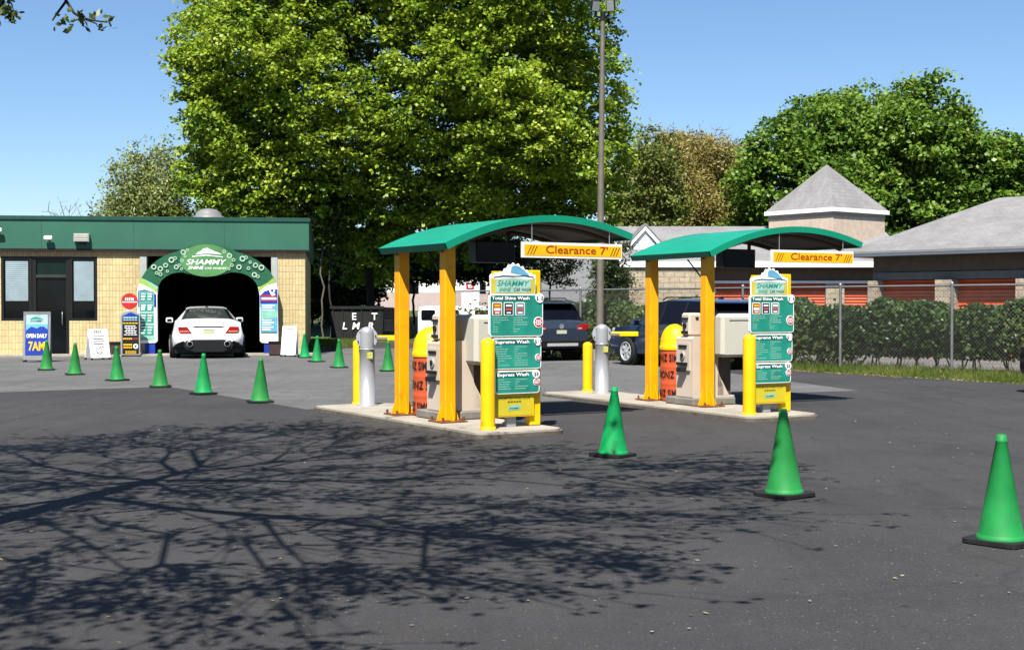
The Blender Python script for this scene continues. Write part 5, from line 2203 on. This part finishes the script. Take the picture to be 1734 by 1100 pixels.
# loose shrubs along the left part of the fence
SHR = leaf_mat('shrub_leaf', [(.025, .045, .010), (.06, .09, .018), (.13, .16, .04)], .3)
for i in range(9):
    s_ = 4.4 + i * .58
    b0 = fo + fu * (s_ * sp) + Vector((-fu.y, fu.x, 0)) * (-.9 + .25 * math.sin(i * 2.3))
    wd = thing('fence_shrub', 'loose mid green shrub along the fence between the light pole and the blue SUV', 'shrub', (b0.x, b0.y, 0), 0, 'shrubs along the fence')
    cl = np.stack([rg.normal(0, .5, 17), rg.normal(0, .35, 17), np.abs(rg.normal(0, .6, 17)) + .15], 1)
    cl = cl[cl[:, 2] < 1.5]
    cen, nr = leaves_on(rg, cl, 55, .55, .7, .5)
    cen[:, 2] = np.abs(cen[:, 2]) + .02
    card_mesh('foliage', cen, nr, .14, .08, SHR, wd, rg)
    m = MB()
    for c_ in cl[::2]:
        m.tube([(0, 0, -.02), (c_[0] * .6, c_[1] * .6, c_[2] * .5), tuple(c_)], [.02, .015, .006], STEM, 4)
    m.build('stem', wd)
# grit, leaf scraps and pale pebbles scattered on the lot
n = 420
yy_ = rg.uniform(6.2, 30, n)
xx_ = rg.uniform(-.42, .42, n) * yy_
cen = np.stack([xx_, yy_, np.full(n, .0135)], 1)
nr = np.stack([rg.normal(0, .15, n), rg.normal(0, .15, n), np.ones(n)], 1)
tag(card_mesh('leaf_scraps', cen, nr, .035, .022, leaf_mat('scrap', [(.06, .05, .03), (.16, .13, .06), (.28, .26, .2)], .1), None, rg), kind='stuff')

# ------------------------------------------------------------------ trees
BARK = pm('grey_brown_bark', (.055, .045, .036), .95, var=.4, scale=5, bump=.9, bscale=12)
BARKD = pm('dark_bark', (.03, .026, .022), .95, var=.4, scale=5, bump=.8, bscale=12)
BARKP = pm('pale_bark', (.17, .14, .11), .95, var=.3, scale=5, bump=.6, bscale=12)


def tree(name, label, base, trunk_h, blobs, n_cl, per, cr, ll, lw, mat, bark=BARK, r_tip=.02, r_max=.45, seed=1, group=None, limb_n=160, flat=.55, up=.8, shell=2., lobe=.14, lean=(0, 0), power=2.6, cull=None, droop=0.):
    rng = np.random.default_rng(seed)
    t = thing(name, label, 'tree', (base[0], base[1], base[2] if len(base) > 2 else 0), 0, group)
    b = [(q[0] - base[0], q[1] - base[1], q[2] - (base[2] if len(base) > 2 else 0), *q[3:]) for q in blobs]
    cl = crown_points(rng, b, n_cl, shell, power, lobe)
    if cull is not None:
        cl = cl[cull(cl)]
    if per:
        cen, nr = leaves_on(rng, cl, per, cr, flat, up, droop)
        card_mesh('crown', cen, nr, ll, lw, mat, t, rng)
    m = MB()
    tp = [(lean[0] * i / 7 + rng.normal(0, .05), lean[1] * i / 7 + rng.normal(0, .05), trunk_h * i / 7 - (.1 if i == 0 else 0)) for i in range(8)]
    idx = rng.permutation(len(cl))[:limb_n]
    grow(m, None, tp, [tuple(cl[i]) for i in idx], bark, r_tip, r_max, rng)
    m.build('trunk', t)
    return t


MAPLE = leaf_mat('maple_leaf', [(.035, .070, .009), (.11, .19, .014), (.20, .29, .018), (.28, .35, .03), (.36, .40, .06)], .38)
by = 64.
bx = (628 - CX) / F * by


def cull_big(c):
    # open space round the bole, crown skirt higher towards the middle and the right
    r = np.hypot(c[:, 0], c[:, 1] * 1.1)
    lo = np.where(c[:, 0] < -3.4, 4.6, np.where(c[:, 0] < 5.2, 2.7, 5.3))
    lo = np.where(r < 2.0, 4.5, lo)
    front = c[:, 1] > -(1.6 + np.clip(c[:, 2] - 2.5, 0, 20) * .78)
    return (c[:, 2] > lo) & (front | (c[:, 0] > 5.0) | (c[:, 0] < -12.5)) & (np.sin(c[:, 0] * .95 + 1) * np.sin(c[:, 2] * 1.05 + .6) + .5 * np.sin(c[:, 1] * .8 + c[:, 0] * 1.7) < 1.08)


tree('maple_tree', 'huge spreading maple with bright yellow green leaves filling the middle of the photo', (bx, by), 11.5,
     [(-5.5, by, 13.0, 10.3, 8.6, 10.4), (3.3, by - 1, 9.6, 2.5, 5.0, 4.2), (-12.9, by - .5, 9.4, 2.8, 5, 4.2)], 8000, 56, .58, .205, .16, MAPLE, BARKD, .022, .62, 11, None, 420, .38, 1.0, 1.5, .13, power=2.9, cull=cull_big, droop=.25)
DEEP = leaf_mat('deep_maple_leaf', [(.020, .045, .007), (.055, .115, .012), (.105, .19, .02), (.17, .26, .035), (.20, .25, .05)], .35)
tree('round_maple', 'large round headed deep green maple behind the storage roofs at the right', (22.3, 76), 7,
     [(21.4, 76, 8.2, 6.2, 6, 6.1), (26.3, 77, 7.0, 4.6, 5.5, 4.9), (16.6, 75, 7.0, 4.4, 4.5, 5.2), (31, 77, 6.0, 4, 4, 5)], 3600, 70, .85, .26, .21, DEEP, BARKD, .03, .5, 21, None, 120, .42, 1.0, 1.6, .11, droop=.2)
OLIVE = leaf_mat('olive_spring_leaf', [(.08, .08, .022), (.17, .15, .04), (.26, .21, .06), (.33, .27, .09)], .25)
for i, (px, top, Yt, wd_, sd_, lb) in enumerate(((1150, 222, 84, 4.4, 31, 'brown olive spring tree behind the storage roof, left of the two'), (1212, 234, 86, 3.9, 32, 'brown olive spring tree nearest the round headed maple, behind the storage roof'))):
    k = Yt / F
    X = (px - CX) * k
    zt2 = EYE + (HY - top) * k
    tree('spring_tree', lb, (X, Yt, hill_z(Yt)), 5, [(X, Yt, zt2 * .58, wd_, 3, zt2 * .42)], 1700, 46, .62, .28, .085, OLIVE, BARKP, .02, .24, sd_, 'spring trees behind the storage roofs', 320, .9, .2, .8, .16)
YG = leaf_mat('yellow_green_leaf', [(.05, .07, .015), (.11, .14, .025), (.19, .22, .05)], .35)
Yt = 78
k = Yt / F
X = (1095 - CX) * k
tree('leafy_tree', 'mid green tree between the big maple and the brown olive trees', (X, Yt, hill_z(Yt)), 4, [(X, Yt, 6.0, 2.6, 2.5, 6.2)], 420, 40, .6, .26, .16, YG, BARK, .02, .24, 41, None, 100, .6, .7, 1.2)
Yt = 64
k = Yt / F
for px, ztp, wd_, sd_, lb in ((262, 224, 1.6, 51, 'sparse pale olive tree just left of the big maple, its taller neighbour'), (228, 268, 1.35, 52, 'sparse pale olive tree standing left of its taller neighbour above the green fascia')):
    X = (px - CX) * k
    zt2 = EYE + (HY - ztp) * k
    tree('pale_tree', lb, (X, Yt), 3.4, [(X, Yt, zt2 * .62, wd_, 1.6, zt2 * .38), (X - .4, Yt, zt2 * .45, wd_ * 1.25, 1.6, zt2 * .3)], 520, 40, .55, .20, .09, leaf_mat('pale_olive_leaf', [(.09, .12, .035), (.20, .24, .07), (.33, .36, .14)], .35), BARKP, .018, .16, sd_, 'pale trees left of the maple', 180, .9, .4, .6, .2)
X = (185 - CX) * k
tree('bushy_tree', 'low yellow green bushy tree top showing above the green fascia', (X, Yt), 2.5, [(X, Yt, 4.0, 1.9, 1.6, 2.2), (X + 2.6, Yt, 4.0, 2.4, 1.6, 2.6)], 460, 40, .55, .18, .12, YG, BARK, .02, .16, 53, None, 60)
Yt = 96
k = Yt / F
X = (130 - CX) * k
tree('bare_tree', 'bare grey leafless tree far behind the left part of the block building', (X, Yt, hill_z(Yt)), 4.5, [(X, Yt, 6.4, 3.3, 2.6, 3.2)], 260, 0, .5, .2, .1, OLIVE, pm('pale_grey_twigs', (.34, .30, .29), .95), .018, .14, 61, None, 260, lobe=.05, shell=.8)
Yt = 100
k = Yt / F
X = (1185 - CX) * k
tree('bare_tree', 'bare grey leafless treetop above the brown olive spring trees', (X, Yt, hill_z(Yt)), 7, [(X, Yt, 11.8, 3.4, 2.6, 3.9)], 260, 0, .5, .2, .1, OLIVE, MATS['pale_grey_twigs'], .018, .16, 62, None, 260, lobe=.05, shell=.8)
Yt = 70
k = Yt / F
X = (931 - CX) * k
tree('young_tree', 'small round street tree with slim dark trunk behind the dark navy SUV', (X, Yt), 2.6, [(X, Yt, 4.0, 1.7, 1.5, 1.5)], 130, 40, .42, .15, .11, YG, BARKD, .016, .10, 71, None, 40)
# shaded understorey behind the maple
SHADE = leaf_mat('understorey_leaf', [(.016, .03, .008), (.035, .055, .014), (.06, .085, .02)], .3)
for j, (px, Yt, wd_, top, lb) in enumerate(((528, 77, 2.2, 415, 'dark understorey tree next to the right corner of the block building'), (585, 79, 2.4, 400, 'dark understorey tree behind the black lettered container'),
                                       (640, 82, 2.4, 395, 'dark understorey tree behind the silver gate post of the near island'), (700, 80, 2.4, 405, 'dark understorey tree seen between the posts of the near canopy'),
                                       (765, 82, 2.4, 410, 'dark understorey tree behind the front post of the near canopy'), (830, 79, 2.4, 400, 'dark understorey tree above the splash header of the near price menu'),
                                       )):
    X = (px - CX) / F * Yt
    tz = EYE + (HY - top) / F * Yt
    hz_ = hill_z(Yt)
    lo_ = .5 if px < 600 else 2.7
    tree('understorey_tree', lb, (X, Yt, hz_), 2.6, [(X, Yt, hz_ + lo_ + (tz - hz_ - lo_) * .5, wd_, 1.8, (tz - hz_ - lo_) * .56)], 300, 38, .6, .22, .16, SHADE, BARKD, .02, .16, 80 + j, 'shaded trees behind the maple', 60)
# dark leaning trunks beside the building
Yt = 61
for px, lb, sd_ in ((545, 'slim grey trunked tree on the lawn just right of the block building', 91), (560, 'second slim tree on the lawn, left of the black lettered container', 92)):
    X = (px - CX) / F * Yt
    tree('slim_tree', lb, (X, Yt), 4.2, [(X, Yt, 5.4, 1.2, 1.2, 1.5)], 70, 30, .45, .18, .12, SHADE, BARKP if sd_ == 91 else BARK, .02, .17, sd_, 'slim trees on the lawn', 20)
# dark evergreen left of the storage building
Yt = 47
X = (1036 - CX) / F * Yt
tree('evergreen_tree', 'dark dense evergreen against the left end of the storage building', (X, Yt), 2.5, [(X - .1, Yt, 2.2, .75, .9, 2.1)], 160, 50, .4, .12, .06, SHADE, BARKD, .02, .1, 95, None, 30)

# ------------------------------------------------------------------ tree outside the frame whose shadow lies on the lot
rng = np.random.default_rng(77)
TB = Vector((-4.20, 7.4, 0))
ft = thing('budding_tree', 'spring tree with thin budding twigs hanging into the top left corner of the photo', 'tree', TB)
SH = Vector((SUN_DIR.x / -SUN_DIR.z, SUN_DIR.y / -SUN_DIR.z))       # ground shift per metre of height


def inpoly(x, y, P):
    c = False
    j = len(P) - 1
    for i in range(len(P)):
        if (P[i][1] > y) != (P[j][1] > y) and x < (P[j][0] - P[i][0]) * (y - P[i][1]) / (P[j][1] - P[i][1]) + P[i][0]:
            c = not c
        j = i
    return c


# footprint of the crown's shadow as seen on the lot
foot = [gp(a, b) for a, b in ((-260, 1090), (60, 1120), (330, 1125), (590, 1090), (560, 1000), (760, 1000), (1000, 985), (1110, 955), (1250, 880), (1390, 846), (1270, 790), (1120, 768), (960, 764), (760, 748), (520, 716), (250, 735), (0, 752), (-300, 760), (-700, 900))]
xs_ = [p[0] for p in foot]
ys_ = [p[1] for p in foot]
targets = []
CLEAR = [gp(1329, 841), gp(1038, 773), gp(825, 726, .5)]      # things that stand in full sun
while len(targets) < 690:
    gx_, gy_ = rng.uniform(min(xs_), max(xs_)), rng.uniform(min(ys_), max(ys_))
    if not inpoly(gx_, gy_, foot):
        continue
    s_ = (gy_ - 6) / 13.
    z = 2.5 + .27 * gy_ + abs(rng.normal(0, .9))
    z = min(max(z, 3.4), 10.5)
    p = Vector((gx_ - SH.x * z, gy_ - SH.y * z, z))
    # keep clear of the picture itself
    if p.y > 0 and p.z < EYE + .245 * p.y + .35 and abs(p.x) < .42 * p.y + .6:
        continue
    if any(math.hypot(p.x + SH.x * (z - h_) - q[0], p.y + SH.y * (z - h_) - q[1]) < .62 for q in CLEAR for h_ in (.1, .6)):
        continue
    targets.append(tuple(p - TB))
hang = [at(112, -60, 9.2), at(108, -14, 9.1), at(115, 4, 9.05), at(100, 24, 9.1), at(91, 37, 9.1), at(128, 24, 9.0), at(142, 33, 9.0), at(163, 37, 9.0), at(184, 40, 9.0), at(168, 48, 9.0), at(163, 28, 9.0), at(118, 40, 9.05)]
hang2 = [at(20, -60, 9.2), at(14, -10, 9.2), at(8, 8, 9.2), at(16, 20, 9.2), at(24, 34, 9.2)]
LIMB = pm('twig_bark', (.03, .024, .022), .9, var=.3, scale=8)
m = MB()
trunk = [(0, 0, -.1), (.02, .02, 1.2), (.05, .03, 2.4), (.08, .1, 3.4), (.12, .2, 4.6), (.2, .35, 5.8), (.25, .5, 7.0), (.3, .6, 8.4), (.3, .7, 9.8), (.3, .8, 11.2)]
nodes = grow(m, None, trunk, targets, LIMB, .0088, .20, rng, .07, 5, 2.15, .5)
for hh, start in ((hang, (0, 1, 2, 3, 4)), (hang2, (0, 1, 2, 3, 4))):
    pts = [Vector(h_) - TB for h_ in hh]
    up_ = min(nodes, key=lambda q: (q - pts[0] - Vector((0, 0, 1.2))).length)
    m.tube([up_, up_.lerp(pts[0], .5) + Vector((0, 0, .15)), pts[0], pts[1], pts[2]], [.03, .022, .016, .013, .012], LIMB, 6)
    if hh is hang:
        m.tube([pts[2], pts[3], pts[4]], [.010, .008, .005], LIMB, 5)
        m.tube([pts[2], pts[5], pts[6], pts[7], pts[8]], [.011, .010, .009, .007, .004], LIMB, 5)
        m.tube([pts[6], pts[7] + Vector((.01, 0, -.02)), pts[9]], [.006, .005, .003], LIMB, 4)
        m.tube([pts[7], pts[10]], [.005, .003], LIMB, 4)
        m.tube([pts[6], pts[11]], [.006, .003], LIMB, 4)
    else:
        m.tube([pts[2], pts[3], pts[4]], [.010, .008, .005], LIMB, 5)
m.build('trunk', ft)
BUD = leaf_mat('young_leaf', [(.04, .06, .012), (.10, .13, .02), (.17, .18, .03)], .3)
tw = MB()
tips = []
for t_ in targets:
    p0 = Vector(t_)
    out = Vector((p0.x, p0.y, .25 * p0.z))
    out = out.normalized() if out.length > 0 else Vector((1, 0, 0))
    for k_ in range(5):
        d0 = (out * .9 + Vector(rng.normal(size=3)) * .55)
        d0.z *= .5
        ln = rng.uniform(.25, .75)
        p1 = p0 + d0 * ln * .5 + Vector((0, 0, .03))
        p2 = p0 + d0 * ln
        tw.tube([p0, p1, p2], [.0085, .0065, .004], LIMB, 3, cap=False)
        tips += [tuple(p2), tuple(p1)] if rng.random() < .6 else [tuple(p2)]
tw.build('twigs', ft)
cl = np.array(tips)
cl = cl[rng.random(len(cl)) < .85]
cen, nr = leaves_on(rng, cl, 4, .13, .8, .3)
hp = [np.array(h_) - np.array(TB) for h_ in (hang[11], hang[6], hang[8], hang2[2], hang2[3], hang2[3], hang2[4])]
c2, n2 = leaves_on(rng, np.array(hp), 16, .075, .8, .2)
card_mesh('crown', np.concatenate([cen, c2]), np.concatenate([nr, n2]), np.concatenate([np.full(len(cen), .10), np.full(len(c2), .06)]), np.concatenate([np.full(len(cen), .065), np.full(len(c2), .035)]), BUD, ft, rng)
